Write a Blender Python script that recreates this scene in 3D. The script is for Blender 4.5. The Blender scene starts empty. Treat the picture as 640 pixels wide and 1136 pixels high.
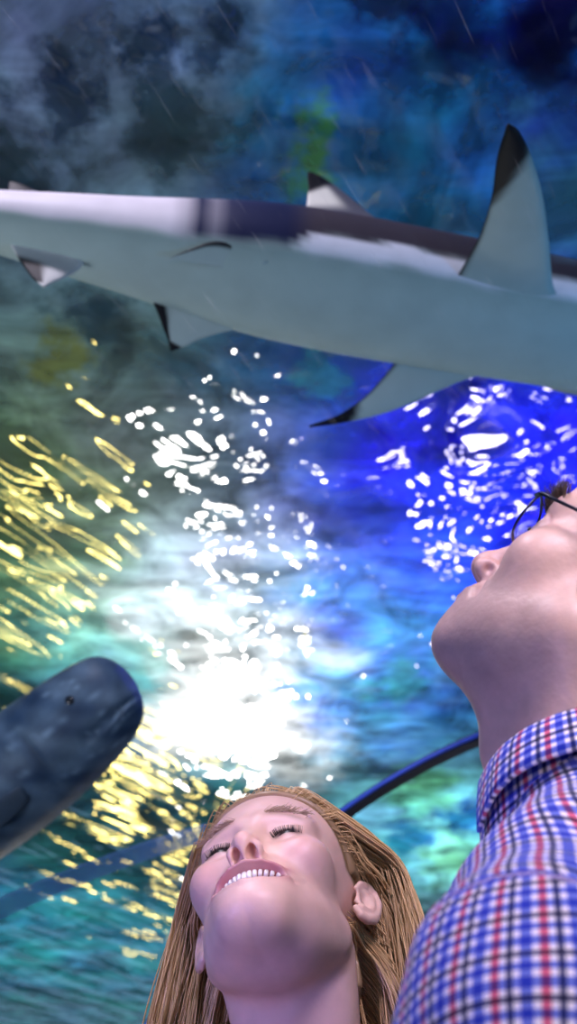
import bpy, math, random
import numpy as np
from mathutils import Vector, Matrix

SC = bpy.context.scene
COL = SC.collection
R = math.radians

# ------------------------------------------------------------------ camera, world, exposure, lights
PITCH = R(40)
FPX = 568 / math.tan(R(25))                    # focal length in pixels of the 640 x 1136 frame
CAM = Vector((0, 0, 1.1))
RIGHT = Vector((1, 0, 0))
UP = Vector((0, -math.sin(PITCH), math.cos(PITCH)))
FWD = Vector((0, math.cos(PITCH), math.sin(PITCH)))

def ray(px, py):
    return FWD + RIGHT * ((px - 320) / FPX) + UP * ((568 - py) / FPX)

def at(px, py, d):
    return CAM + ray(px, py) * d

def at_z(px, py, z):
    r = ray(px, py)
    return CAM + r * ((z - CAM.z) / r.z)

def at_plane(px, py, p0, n):
    r = ray(px, py)
    return CAM + r * ((p0 - CAM).dot(n) / r.dot(n))

cd = bpy.data.cameras.new('camera')
cam = bpy.data.objects.new('camera', cd)
COL.objects.link(cam)
cam.location = CAM
cam.rotation_euler = (R(90) + PITCH, 0, 0)
cd.sensor_fit = 'VERTICAL'
cd.sensor_height = 36
cd.lens = 18 / math.tan(R(25))
cd.clip_end = 200
cd.dof.use_dof = True
cd.dof.focus_distance = 0.95
cd.dof.aperture_fstop = cd.lens / 5.8          # 5.8 mm pupil
SC.camera = cam

w = bpy.data.worlds.new('world')
SC.world = w
w.use_nodes = True
bg = w.node_tree.nodes['Background']
bg.inputs[0].default_value = (0.30, 0.54, 0.84, 1)
bg.inputs[1].default_value = 0.65

SC.view_settings.view_transform = 'Standard'
SC.view_settings.look = 'None'
SC.view_settings.exposure = 0
SC.view_settings.gamma = 1
SC.view_settings.use_curve_mapping = False
SC.cycles.max_bounces = 8
SC.cycles.transparent_max_bounces = 16
SC.cycles.caustics_reflective = False
SC.cycles.caustics_refractive = False
SC.cycles.sample_clamp_indirect = 6

WATER_Z = 4.2
GLINT_LIGHT_Z = 0.25

def look(o, target):
    d = Vector(target) - o.location
    o.rotation_euler = d.to_track_quat('-Z', 'Y').to_euler()

def area(name, loc, target, sx, sy, power, col, spread=180, roll=0):
    l = bpy.data.lights.new(name, 'AREA')
    l.shape = 'RECTANGLE' if abs(sx - sy) > 1e-6 else 'DISK'
    l.size = sx; l.size_y = sy
    l.energy = power; l.color = col; l.spread = R(spread)
    o = bpy.data.objects.new(name, l); COL.objects.link(o)
    o.location = loc; look(o, target)
    if roll:
        o.rotation_euler = (o.rotation_euler.to_matrix() @ Matrix.Rotation(R(roll), 3, 'Z')).to_euler()
    return o

def spot(name, loc, target, power, col, angle, blend=1.0, rad=0.05):
    l = bpy.data.lights.new(name, 'SPOT')
    l.energy = power; l.color = col; l.spot_size = R(angle); l.spot_blend = blend
    l.shadow_soft_size = rad
    o = bpy.data.objects.new(name, l); COL.objects.link(o)
    o.location = loc; look(o, target)
    return o

def add_glint_light(px, py, radiance, col, sx, sy, roll=0):
    """An unseen light added on the sea bed so that its mirror image in the rippled water surface lies at this pixel."""
    h = at_z(px, py, WATER_Z)
    r = ray(px, py).normalized()
    rr = Vector((r.x, r.y, -r.z))
    loc = h + rr * ((GLINT_LIGHT_Z - WATER_Z) / rr.z)
    a = math.pi / 4 * sx * sy if abs(sx - sy) < 1e-6 else sx * sy
    return area('glint_light', loc, h, sx, sy, radiance * math.pi * a, col, roll=roll)

WHITE = (1.0, 0.97, 0.92); YELLOW = (1.0, 0.80, 0.22); VIOLET = (0.80, 0.72, 1.0)
# lights added under the surface so that the ripples mirror them as glints
for px, py, L, c, sx, sy in ((215, 478, 30, WHITE, .30, .30), (255, 600, 26, WHITE, .26, .26), (245, 705, 40, WHITE, .32, .32), (270, 805, 60, WHITE, .7, .7),
                             (15, 560, 18, YELLOW, .8, .15), (60, 650, 16, YELLOW, .9, .15), (150, 860, 18, YELLOW, .9, .5), (205, 935, 14, YELLOW, .6, .4),
                             (510, 495, 16, VIOLET, .35, .35), (500, 600, 16, VIOLET, .3, .3), (600, 460, 10, VIOLET, .2, .2), (575, 540, 14, VIOLET, .25, .25), (360, 640, 8, WHITE, .12, .12)):
    add_glint_light(px, py, L, c, sx, sy)
# unseen spots added to wash glow and tint over the water surface
def wash(px, py, power, col, angle, frm=(0, 9, 0.3)):
    return spot('surface_wash_light', Vector(frm), at_z(px, py, WATER_Z), power, col, angle, 1.0, 0.3)
wash(268, 815, 5200, (1.0, 0.985, 0.96), 17, (-2.6, 5.0, 0.3))
wash(250, 705, 2700, (0.95, 0.97, 1.0), 29, (-2.6, 5.0, 0.3))
wash(605, 555, 3900, (0.04, 0.012, 1.0), 31, (2.7, 4.4, 0.3))
wash(20, 620, 500, (0.9, 0.9, 0.25), 36, (-3.6, 5.0, 0.3))
wash(120, 110, 250, (0.80, 0.86, 1.0), 70, (-2.6, 0.8, 0.3))
wash(540, 110, 240, (0.16, 0.50, 1.0), 60, (2.8, 1.0, 0.3))
wash(490, 930, 1500, (0.50, 0.95, 1.0), 30, (3.2, 6.5, 0.3))
wash(430, 770, 800, (0.12, 0.45, 1.0), 26, (3.0, 6.0, 0.3))
wash(60, 1040, 900, (0.35, 0.85, 1.0), 40, (-4.2, 7.0, 0.3))
# light over the shark
spot('tank_spotlight', (-0.75, 0.25, 4.1), at(150, 250, 1.9), 170, (0.92, 0.84, 1.0), 75, 0.9, 0.08)
# lights added for the visitors: high key, warm fill, violet side light
area('visitor_light', (0.25, 0.0, 2.2), (0.12, 0.85, 1.5), 0.35, 0.35, 5.6, (0.94, 0.75, 1.0), 130)
area('visitor_light', (0.9, -0.7, 1.25), (0.3, 0.7, 1.5), 0.3, 0.3, 2.0, (1.0, 0.82, 0.70), 70)
area('visitor_light', (-0.7, 0.1, 1.15), (0.0, 0.95, 1.45), 0.3, 0.3, 1.0, (0.42, 0.34, 1.0), 64)

# ------------------------------------------------------------------ materials
def new_mat(name):
    m = bpy.data.materials.new(name); m.use_nodes = True
    nt = m.node_tree
    return m, nt, nt.nodes['Principled BSDF'], nt.nodes['Material Output']

def node(nt, kind, **kw):
    n = nt.nodes.new(kind)
    for k, v in kw.items():
        if k.startswith('i_'):
            key = k[2:]
            n.inputs[int(key) if key.isdigit() else key.replace('_', ' ')].default_value = v
        else:
            setattr(n, k, v)
    return n

def plain(name, col, rough=0.5, metal=0.0, spec=0.5, noise=0.0, scale=20, bump=0.0):
    m, nt, b, out = new_mat(name)
    b.inputs['Base Color'].default_value = (*col, 1)
    b.inputs['Roughness'].default_value = rough
    b.inputs['Metallic'].default_value = metal
    b.inputs['Specular IOR Level'].default_value = spec
    if noise or bump:
        tc = node(nt, 'ShaderNodeTexCoord')
        nz = node(nt, 'ShaderNodeTexNoise', i_Scale=scale, i_Detail=4.0)
        nt.links.new(tc.outputs['Object'], nz.inputs['Vector'])
        if noise:
            mx = node(nt, 'ShaderNodeMix', data_type='RGBA')
            mx.inputs[6].default_value = (*[c * (1 - noise) for c in col], 1)
            mx.inputs[7].default_value = (*[min(1, c * (1 + noise)) for c in col], 1)
            nt.links.new(nz.outputs['Fac'], mx.inputs[0])
            nt.links.new(mx.outputs[2], b.inputs['Base Color'])
        if bump:
            bp = node(nt, 'ShaderNodeBump', i_Strength=0.6, i_Distance=bump)
            nt.links.new(nz.outputs['Fac'], bp.inputs['Height'])
            nt.links.new(bp.outputs[0], b.inputs['Normal'])
    return m

# ------------------------------------------------------------------ mesh helpers
def mesh_obj(name, verts, faces, mat=None, parent=None, smooth=True):
    me = bpy.data.meshes.new(name)
    v = np.asarray(verts, dtype=np.float32)
    if isinstance(faces, np.ndarray):
        n, k = faces.shape
        me.vertices.add(len(v)); me.vertices.foreach_set('co', v.ravel())
        me.loops.add(n * k); me.loops.foreach_set('vertex_index', faces.astype(np.int32).ravel())
        me.polygons.add(n)
        me.polygons.foreach_set('loop_start', np.arange(0, n * k, k, dtype=np.int32))
        me.polygons.foreach_set('loop_total', np.full(n, k, dtype=np.int32))
        me.update(calc_edges=True); me.validate()
    else:
        me.from_pydata([tuple(map(float, p)) for p in v], [], faces)
    if smooth:
        me.polygons.foreach_set('use_smooth', np.ones(len(me.polygons), dtype=bool))
    o = bpy.data.objects.new(name, me); COL.objects.link(o)
    if mat is not None:
        me.materials.append(mat)
    if parent is not None:
        o.parent = parent
    return o

def tag(o, label=None, cat=None, group=None, kind=None):
    for k, v in (('label', label), ('category', cat), ('group', group), ('kind', kind)):
        if v: o[k] = v
    return o

def empty(name, loc, label, cat, group=None):
    o = bpy.data.objects.new(name, None); COL.objects.link(o)
    o.location = loc
    o.empty_display_size = 0.1
    return tag(o, label, cat, group)

class MB:
    """Collects pieces into one mesh."""
    def __init__(self): self.v = []; self.f = []; self.n = 0
    def add(self, v, f):
        v = np.asarray(v, float)
        self.v.append(v); self.f += [tuple(i + self.n for i in q) for q in f]; self.n += len(v)
    def grid(self, P, closed_u=False, closed_v=False, cap0=False, cap1=False):
        """P: (rows, cols, 3)."""
        P = np.asarray(P, float); a, b = P.shape[:2]
        f = []
        for i in range(a if closed_u else a - 1):
            for j in range(b if closed_v else b - 1):
                i2, j2 = (i + 1) % a, (j + 1) % b
                f.append((i * b + j, i * b + j2, i2 * b + j2, i2 * b + j))
        v = P.reshape(-1, 3); n = len(v)
        if cap0:
            v = np.vstack([v, P[0].mean(0)]); f += [(n, (j + 1) % b, j) for j in range(b)]; n += 1
        if cap1:
            v = np.vstack([v, P[-1].mean(0)]); f += [(n, (a - 1) * b + j, (a - 1) * b + (j + 1) % b) for j in range(b)]; n += 1
        self.add(v, f)
    def tube(self, pts, rad, k=8):
        pts = np.asarray(pts, float); n = len(pts)
        rad = np.broadcast_to(np.asarray(rad, float), (n,))
        T = np.gradient(pts, axis=0); T /= np.linalg.norm(T, axis=1)[:, None] + 1e-12
        ref = np.array([0, 0, 1.0]) if abs(T[0, 2]) < 0.9 else np.array([1.0, 0, 0])
        P = []
        nrm = np.cross(T[0], ref); nrm /= np.linalg.norm(nrm)
        for i in range(n):
            nrm = nrm - T[i] * nrm.dot(T[i]); nrm /= np.linalg.norm(nrm)
            bn = np.cross(T[i], nrm)
            a = np.linspace(0, 2 * np.pi, k, endpoint=False)
            P.append(pts[i] + rad[i] * (np.cos(a)[:, None] * nrm + np.sin(a)[:, None] * bn))
        self.grid(np.array(P), closed_v=True, cap0=True, cap1=True)
    def build(self, name, mat, parent=None, smooth=True):
        return mesh_obj(name, np.vstack(self.v), self.f, mat, parent, smooth)

def set_colors(o, cols, name='pigment'):
    at_ = o.data.color_attributes.new(name, 'FLOAT_COLOR', 'POINT')
    c = np.ones((len(o.data.vertices), 4), np.float32); c[:, :3] = cols
    at_.data.foreach_set('color', c.ravel())

def sstep(a, b, x):
    t = np.clip((x - a) / (b - a), 0, 1)
    return t * t * (3 - 2 * t)

# ------------------------------------------------------------------ the tank: water surface, sea bed, far walls
def water_material():
    m, nt, b, out = new_mat('rippled_water')
    L = nt.links.new
    geo = node(nt, 'ShaderNodeTexCoord')
    pos = geo.outputs['Object']
    # distorted lookup so that no patch has a clean edge
    dn = node(nt, 'ShaderNodeTexNoise', i_Scale=0.9, i_Detail=5.0, i_Roughness=0.62)
    L(pos, dn.inputs['Vector'])
    sub = node(nt, 'ShaderNodeVectorMath', operation='SUBTRACT'); L(dn.outputs['Color'], sub.inputs[0]); sub.inputs[1].default_value = (.5, .5, .5)
    sc = node(nt, 'ShaderNodeVectorMath', operation='SCALE'); L(sub.outputs[0], sc.inputs[0]); sc.inputs['Scale'].default_value = 2.2
    add = node(nt, 'ShaderNodeVectorMath', operation='ADD'); L(pos, add.inputs[0]); L(sc.outputs[0], add.inputs[1])
    wob = add.outputs[0]
    col = None
    dn2 = node(nt, 'ShaderNodeTexNoise', i_Scale=3.0, i_Detail=5.0, i_Roughness=0.65); L(pos, dn2.inputs['Vector'])
    sb2 = node(nt, 'ShaderNodeVectorMath', operation='SUBTRACT'); L(dn2.outputs['Color'], sb2.inputs[0]); sb2.inputs[1].default_value = (.5, .5, .5)
    sc2 = node(nt, 'ShaderNodeVectorMath', operation='SCALE'); L(sb2.outputs[0], sc2.inputs[0]); sc2.inputs['Scale'].default_value = 0.75
    ad2 = node(nt, 'ShaderNodeVectorMath', operation='ADD'); L(pos, ad2.inputs[0]); L(sc2.outputs[0], ad2.inputs[1])
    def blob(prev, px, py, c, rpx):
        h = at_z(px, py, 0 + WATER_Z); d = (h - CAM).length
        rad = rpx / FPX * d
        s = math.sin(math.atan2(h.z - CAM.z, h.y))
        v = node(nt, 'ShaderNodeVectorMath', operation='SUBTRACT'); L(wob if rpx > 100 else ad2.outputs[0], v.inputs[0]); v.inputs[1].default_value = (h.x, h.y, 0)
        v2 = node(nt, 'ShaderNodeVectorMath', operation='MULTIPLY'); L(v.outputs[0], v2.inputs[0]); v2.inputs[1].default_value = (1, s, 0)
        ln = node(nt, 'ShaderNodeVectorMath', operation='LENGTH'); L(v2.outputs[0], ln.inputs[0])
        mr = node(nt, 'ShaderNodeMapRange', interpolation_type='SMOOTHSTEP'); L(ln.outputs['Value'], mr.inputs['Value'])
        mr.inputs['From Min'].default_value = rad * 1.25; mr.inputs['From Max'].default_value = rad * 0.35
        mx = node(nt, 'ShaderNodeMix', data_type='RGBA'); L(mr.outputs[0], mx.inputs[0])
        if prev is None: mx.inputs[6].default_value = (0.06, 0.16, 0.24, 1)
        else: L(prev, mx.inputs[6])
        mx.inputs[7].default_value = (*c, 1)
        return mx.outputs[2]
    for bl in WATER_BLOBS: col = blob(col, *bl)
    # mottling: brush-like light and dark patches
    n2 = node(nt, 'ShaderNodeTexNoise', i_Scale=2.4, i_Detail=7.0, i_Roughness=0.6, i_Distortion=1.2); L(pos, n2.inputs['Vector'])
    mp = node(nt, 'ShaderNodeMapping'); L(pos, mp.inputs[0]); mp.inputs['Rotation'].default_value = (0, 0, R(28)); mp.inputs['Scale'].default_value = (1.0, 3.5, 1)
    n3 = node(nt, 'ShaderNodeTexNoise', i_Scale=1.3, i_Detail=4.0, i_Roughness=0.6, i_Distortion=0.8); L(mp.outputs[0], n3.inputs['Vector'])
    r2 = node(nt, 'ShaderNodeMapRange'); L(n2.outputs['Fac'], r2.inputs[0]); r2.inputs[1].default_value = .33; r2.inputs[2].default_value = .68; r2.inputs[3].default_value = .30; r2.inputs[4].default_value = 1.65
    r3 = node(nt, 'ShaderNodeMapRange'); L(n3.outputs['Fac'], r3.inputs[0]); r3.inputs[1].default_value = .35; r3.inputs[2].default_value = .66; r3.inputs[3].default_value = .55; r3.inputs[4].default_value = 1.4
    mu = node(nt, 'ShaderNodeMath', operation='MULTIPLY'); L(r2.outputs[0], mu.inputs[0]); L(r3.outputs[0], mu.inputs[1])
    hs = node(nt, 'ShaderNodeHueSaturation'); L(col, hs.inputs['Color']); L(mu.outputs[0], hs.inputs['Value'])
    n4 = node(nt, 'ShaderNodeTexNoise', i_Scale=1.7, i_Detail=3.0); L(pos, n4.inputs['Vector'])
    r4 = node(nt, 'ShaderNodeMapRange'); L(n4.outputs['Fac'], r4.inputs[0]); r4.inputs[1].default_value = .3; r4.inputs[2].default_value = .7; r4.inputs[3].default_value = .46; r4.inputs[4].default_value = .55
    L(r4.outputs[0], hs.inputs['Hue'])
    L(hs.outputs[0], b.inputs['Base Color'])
    b.inputs['Roughness'].default_value = 0.9
    b.inputs['Specular IOR Level'].default_value = 0.0
    # ripples
    w1 = node(nt, 'ShaderNodeTexNoise', i_Scale=WAVE[0], i_Detail=2.0, i_Roughness=0.55, i_Distortion=0.4); L(pos, w1.inputs['Vector'])
    # towards the left the ripples run in long slanting crests
    dv = at_z(110, 668, WATER_Z) - at_z(20, 610, WATER_Z)
    mq = node(nt, 'ShaderNodeMapping', vector_type='TEXTURE'); L(pos, mq.inputs[0]); mq.inputs['Rotation'].default_value = (0, 0, math.atan2(dv.y, dv.x)); mq.inputs['Scale'].default_value = (3.2, 0.8, 1)
    w2 = node(nt, 'ShaderNodeTexNoise', i_Scale=WAVE[0] * 1.2, i_Detail=2.0, i_Roughness=0.55, i_Distortion=0.3); L(mq.outputs[0], w2.inputs['Vector'])
    sx = node(nt, 'ShaderNodeSeparateXYZ'); L(pos, sx.inputs[0])
    mk = node(nt, 'ShaderNodeMapRange', interpolation_type='SMOOTHSTEP'); L(sx.outputs[0], mk.inputs[0]); mk.inputs[1].default_value = -0.35; mk.inputs[2].default_value = -0.85
    wm = node(nt, 'ShaderNodeMix'); L(mk.outputs[0], wm.inputs[0]); L(w1.outputs['Fac'], wm.inputs[2]); L(w2.outputs['Fac'], wm.inputs[3])
    bp = node(nt, 'ShaderNodeBump', i_Strength=1.0, i_Distance=WAVE[1]); L(wm.outputs[0], bp.inputs['Height'])
    gl = node(nt, 'ShaderNodeBsdfGlossy'); gl.inputs['Roughness'].default_value = WAVE[2]; gl.inputs['Color'].default_value = (1, 1, 1, 1)
    L(bp.outputs[0], gl.inputs['Normal'])
    ms = node(nt, 'ShaderNodeMixShader'); ms.inputs[0].default_value = WAVE[3]
    L(b.outputs[0], ms.inputs[1]); L(gl.outputs[0], ms.inputs[2]); L(ms.outputs[0], out.inputs[0])
    return m

WAVE = (3.4, 0.034, 0.03, 0.35)
WATER_BLOBS = [  # reef reflections and pale haze put into the surface's base colour
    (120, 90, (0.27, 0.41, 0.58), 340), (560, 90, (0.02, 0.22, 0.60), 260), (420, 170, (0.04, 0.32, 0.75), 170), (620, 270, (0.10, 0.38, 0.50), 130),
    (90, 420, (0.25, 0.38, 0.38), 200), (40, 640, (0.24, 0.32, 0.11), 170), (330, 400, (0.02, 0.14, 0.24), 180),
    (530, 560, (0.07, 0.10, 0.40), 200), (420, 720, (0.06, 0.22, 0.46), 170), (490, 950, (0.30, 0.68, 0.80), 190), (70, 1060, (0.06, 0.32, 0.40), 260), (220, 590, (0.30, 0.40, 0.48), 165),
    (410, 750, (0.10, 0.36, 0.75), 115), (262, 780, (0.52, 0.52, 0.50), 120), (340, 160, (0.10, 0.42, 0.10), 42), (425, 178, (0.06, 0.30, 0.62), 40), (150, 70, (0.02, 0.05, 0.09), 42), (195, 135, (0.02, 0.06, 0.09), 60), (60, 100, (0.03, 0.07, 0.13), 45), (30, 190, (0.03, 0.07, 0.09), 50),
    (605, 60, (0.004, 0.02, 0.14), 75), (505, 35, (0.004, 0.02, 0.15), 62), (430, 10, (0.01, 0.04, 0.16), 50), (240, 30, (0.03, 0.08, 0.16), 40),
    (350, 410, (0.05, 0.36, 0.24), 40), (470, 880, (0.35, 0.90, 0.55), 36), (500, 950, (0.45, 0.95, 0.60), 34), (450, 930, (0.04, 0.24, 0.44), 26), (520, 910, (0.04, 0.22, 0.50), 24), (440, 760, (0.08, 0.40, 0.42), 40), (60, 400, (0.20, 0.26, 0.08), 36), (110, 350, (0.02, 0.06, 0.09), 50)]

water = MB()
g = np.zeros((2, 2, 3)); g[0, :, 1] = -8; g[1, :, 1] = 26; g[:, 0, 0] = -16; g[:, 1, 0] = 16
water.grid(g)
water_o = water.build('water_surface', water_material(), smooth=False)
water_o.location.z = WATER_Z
tag(water_o, 'rippled underside of the water surface glittering with lamp light', None, None, 'structure')

bed = MB(); g2 = np.zeros((61, 61, 3))
xs = np.linspace(-16, 16, 61); ys = np.linspace(-8, 26, 61)
g2[..., 0] = xs[None, :]; g2[..., 1] = ys[:, None]
g2[..., 2] = -0.35 + 0.12 * np.sin(g2[..., 0] * 1.3 + 0.5) * np.sin(g2[..., 1] * 0.9) + 0.05 * np.sin(g2[..., 0] * 3.1 + g2[..., 1] * 2.3)
bed.grid(g2)
tag(bed.build('seabed', plain("sand", (0.20, 0.24, 0.25), 0.9, noise=0.35, scale=3, bump=0.05)), kind='structure')

# ------------------------------------------------------------------ the acrylic tunnel
PSI = R(28.556); TR = 1.342; TZ = 0.985; TOFF = -0.4757; RIB_D = 2.181
AX = Vector((math.sin(PSI), math.cos(PSI), 0)); LT = Vector((math.cos(PSI), -math.sin(PSI), 0)); ZU = Vector((0, 0, 1))
def tun(d, th, r):
    return AX * d + LT * (TOFF + r * math.cos(th)) + ZU * (TZ + r * math.sin(th))

def acrylic_material():
    m, nt, b, out = new_mat('scratched_acrylic')
    L = nt.links.new
    tc = node(nt, 'ShaderNodeTexCoord')
    tr = node(nt, 'ShaderNodeBsdfTransparent'); tr.inputs[0].default_value = (0.985, 0.995, 1.0, 1)
    gl = node(nt, 'ShaderNodeBsdfGlossy'); gl.inputs['Roughness'].default_value = 0.03
    lw = node(nt, 'ShaderNodeLayerWeight'); lw.inputs[0].default_value = 0.25
    pw = node(nt, 'ShaderNodeMath', operation='POWER'); L(lw.outputs['Facing'], pw.inputs[0]); pw.inputs[1].default_value = 3.0
    lw2 = node(nt, 'ShaderNodeMapRange'); L(pw.outputs[0], lw2.inputs[0]); lw2.inputs[3].default_value = 0.02; lw2.inputs[4].default_value = 0.4
    m1 = node(nt, 'ShaderNodeMixShader'); L(lw2.outputs[0], m1.inputs[0]); L(tr.outputs[0], m1.inputs[1]); L(gl.outputs[0], m1.inputs[2])
    # hairline scratches in two wiping directions
    fac = None
    for ang, sx, sy in ((35, 4.0, 60), (-20, 3.5, 65), (75, 4.5, 55)):
        mp = node(nt, 'ShaderNodeMapping'); L(tc.outputs['UV'], mp.inputs[0])
        mp.inputs['Rotation'].default_value = (0, 0, R(ang)); mp.inputs['Scale'].default_value = (sx * 2.2, sy * 2.2, 1)
        nz = node(nt, 'ShaderNodeTexNoise', i_Scale=1.0, i_Detail=1.5); L(mp.outputs[0], nz.inputs['Vector'])
        mr = node(nt, 'ShaderNodeMapRange'); L(nz.outputs['Fac'], mr.inputs[0])
        mr.inputs[1].default_value = 0.68; mr.inputs[2].default_value = 0.82; mr.inputs[3].default_value = 0; mr.inputs[4].default_value = 0.06
        if fac is None: fac = mr.outputs[0]
        else:
            mx = node(nt, 'ShaderNodeMath', operation='MAXIMUM'); L(fac, mx.inputs[0]); L(mr.outputs[0], mx.inputs[1]); fac = mx.outputs[0]
    tl = node(nt, 'ShaderNodeBsdfTranslucent'); tl.inputs[0].default_value = (0.9, 0.95, 1, 1)
    m2 = node(nt, 'ShaderNodeMixShader'); L(fac, m2.inputs[0]); L(m1.outputs[0], m2.inputs[1]); L(tl.outputs[0], m2.inputs[2])
    L(m2.outputs[0], out.inputs[0])
    return m

def shell(d0, d1, r, th0, th1, nd, nth):
    D = np.linspace(d0, d1, nd); T = np.linspace(th0, th1, nth)
    return np.array([[tun(d, t, r) for t in T] for d in D])
sh = MB(); sh.grid(shell(-3.0, RIB_D, TR + 0.02, R(-20), R(200), 2, 121)); sh.grid(shell(RIB_D, 7.5, TR + 0.02, R(-20), R(200), 2, 121))
acr = sh.build('ceiling', acrylic_material())
uv = acr.data.uv_layers.new(name='UVMap')
for lp in acr.data.loops:
    p = acr.data.vertices[lp.vertex_index].co
    dd = p.dot(AX); q = p - AX * dd
    uv.data[lp.index].uv = (dd, TR * math.atan2(q.z - TZ, q.dot(LT) - TOFF))
tag(acr, 'clear scratched acrylic vault of the tunnel', kind='structure')

def ring(d0, d1, r0, r1, th0, th1, n=121):
    P = []
    for t in np.linspace(th0, th1, n):
        P.append([tun(d0, t, r0), tun(d1, t, r0), tun(d1, t, r1), tun(d0, t, r1)])
    return np.array(P)
rb = MB(); rb.grid(ring(RIB_D - 0.014, RIB_D + 0.014, TR - 0.008, TR + 0.012, R(-20), R(200)), closed_v=True, cap0=True, cap1=True)
rib = rb.build('trim_1', plain('black_rubber', (0.012, 0.014, 0.02), 0.45, noise=0.2, scale=30), smooth=False)
tag(rib, 'black arched joint between two acrylic panels', kind='structure')
lp_ = MB(); lp_.grid(ring(RIB_D - 0.020, RIB_D - 0.014, TR - 0.002, TR + 0.006, R(-20), R(200)), closed_v=True, cap0=True, cap1=True)
tag(lp_.build('trim_2', plain('blue_seal', (0.05, 0.12, 0.75), 0.4, noise=0.2, scale=30), smooth=False), 'thin blue sealant line along the black arch', kind='structure')
# streak of light low on the left of the vault, built as a translucent strip
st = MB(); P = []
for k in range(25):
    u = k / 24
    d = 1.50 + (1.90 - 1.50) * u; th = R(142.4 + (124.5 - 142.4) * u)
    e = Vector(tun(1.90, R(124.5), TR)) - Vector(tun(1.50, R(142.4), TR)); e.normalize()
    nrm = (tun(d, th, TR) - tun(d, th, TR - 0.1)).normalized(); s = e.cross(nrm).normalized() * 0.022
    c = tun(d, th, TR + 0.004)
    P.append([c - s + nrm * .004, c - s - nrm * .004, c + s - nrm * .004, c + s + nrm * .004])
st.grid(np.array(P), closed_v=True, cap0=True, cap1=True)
def streak_material():
    m, nt, b, out = new_mat('blue_light_streak'); L = nt.links.new
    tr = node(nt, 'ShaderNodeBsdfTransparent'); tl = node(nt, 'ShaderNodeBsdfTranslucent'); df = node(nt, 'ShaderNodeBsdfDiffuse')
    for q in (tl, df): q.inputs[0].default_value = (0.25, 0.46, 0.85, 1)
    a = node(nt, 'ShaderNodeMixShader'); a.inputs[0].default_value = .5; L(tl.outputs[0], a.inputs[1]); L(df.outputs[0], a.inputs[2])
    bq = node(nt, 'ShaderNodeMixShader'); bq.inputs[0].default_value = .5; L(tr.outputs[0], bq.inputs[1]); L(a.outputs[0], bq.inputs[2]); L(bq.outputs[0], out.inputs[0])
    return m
tag(st.build('light_streak', streak_material(), smooth=False), 'pale blue streak of light low on the left of the vault, modelled as a strip', kind='structure')
fl = MB(); f0 = np.array([[AX * d + LT * x for x in (TOFF - 1.15, TOFF + 1.15)] for d in (-3.0, 7.5)]); fl.grid(f0)
tag(fl.build('floor', plain('dark_carpet', (0.02, 0.022, 0.03), 0.95, noise=0.4, scale=60), smooth=False), kind='structure')
# ------------------------------------------------------------------ shark
def pigment_mat(name, rough=0.45, spec=0.4, bump=0.0, bscale=200, sss=0.0, mottle=0.12, mscale=40):
    m, nt, b, out = new_mat(name); L = nt.links.new
    ca = node(nt, 'ShaderNodeVertexColor'); ca.layer_name = 'pigment'
    tc = node(nt, 'ShaderNodeTexCoord')
    nz = node(nt, 'ShaderNodeTexNoise', i_Scale=mscale, i_Detail=4.0); L(tc.outputs['Object'], nz.inputs['Vector'])
    mr = node(nt, 'ShaderNodeMapRange'); L(nz.outputs['Fac'], mr.inputs[0]); mr.inputs[1].default_value = .3; mr.inputs[2].default_value = .7
    mr.inputs[3].default_value = 1 - mottle; mr.inputs[4].default_value = 1 + mottle
    hs = node(nt, 'ShaderNodeHueSaturation'); L(ca.outputs[0], hs.inputs['Color']); L(mr.outputs[0], hs.inputs['Value'])
    L(hs.outputs[0], b.inputs['Base Color'])
    b.inputs['Roughness'].default_value = rough; b.inputs['Specular IOR Level'].default_value = spec
    if sss:
        b.inputs['Subsurface Weight'].default_value = sss; b.inputs['Subsurface Radius'].default_value = (1.0, 0.35, 0.2); b.inputs['Subsurface Scale'].default_value = 0.004
    if bump:
        n2 = node(nt, 'ShaderNodeTexNoise', i_Scale=bscale, i_Detail=3.0); L(tc.outputs['Object'], n2.inputs['Vector'])
        bp = node(nt, 'ShaderNodeBump', i_Strength=0.5, i_Distance=bump); L(n2.outputs['Fac'], bp.inputs['Height']); L(bp.outputs[0], b.inputs['Normal'])
    return m

def catmull(P, n):
    P = np.asarray(P, float); P = np.vstack([2 * P[0] - P[1], P, 2 * P[-1] - P[-2]])
    out = []
    m = len(P) - 3
    for s in np.linspace(0, m - 1e-9, n):
        i = int(s); t = s - i; a, b, c, d = P[i:i + 4]
        out.append(.5 * (2 * b + (c - a) * t + (2 * a - 5 * b + 4 * c - d) * t * t + (3 * b - a - 3 * c + d) * t ** 3))
    return np.array(out)

SZ = 2.90
p0 = at_z(0, 250, SZ); p1 = at_z(640, 366, SZ); mid = at_z(320, 305, SZ)
HX = (p1 - p0).normalized(); HZ = Vector((0, 0, 1)); HY = HZ.cross(HX).normalized()
SM = Matrix((HX, HY, HZ)).transposed()
def sl(v): return SM.transposed() @ (v - mid)             # world -> shark local
def axis_x(px):                                            # station under a pixel column along the body axis
    y = 250 + (366 - 250) * px / 640
    return sl(at_z(px, y, SZ)).x
def dep(px):
    return (at_z(px, 250 + 116 * px / 640, SZ) - CAM).dot(FWD)
def pxr(r, px): return r * dep(px) / FPX

class Shape:
    def __init__(self): self.mb = MB(); self.cols = []
    def grid(self, P, cols, **kw):
        n0 = self.mb.n; self.mb.grid(P, **kw); n = self.mb.n - n0
        c = np.asarray(cols, float).reshape(-1, 3)
        if len(c) < n: c = np.vstack([c, np.repeat(c[-1:], n - len(c), 0)])
        self.cols.append(c)

shark = Shape()
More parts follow.
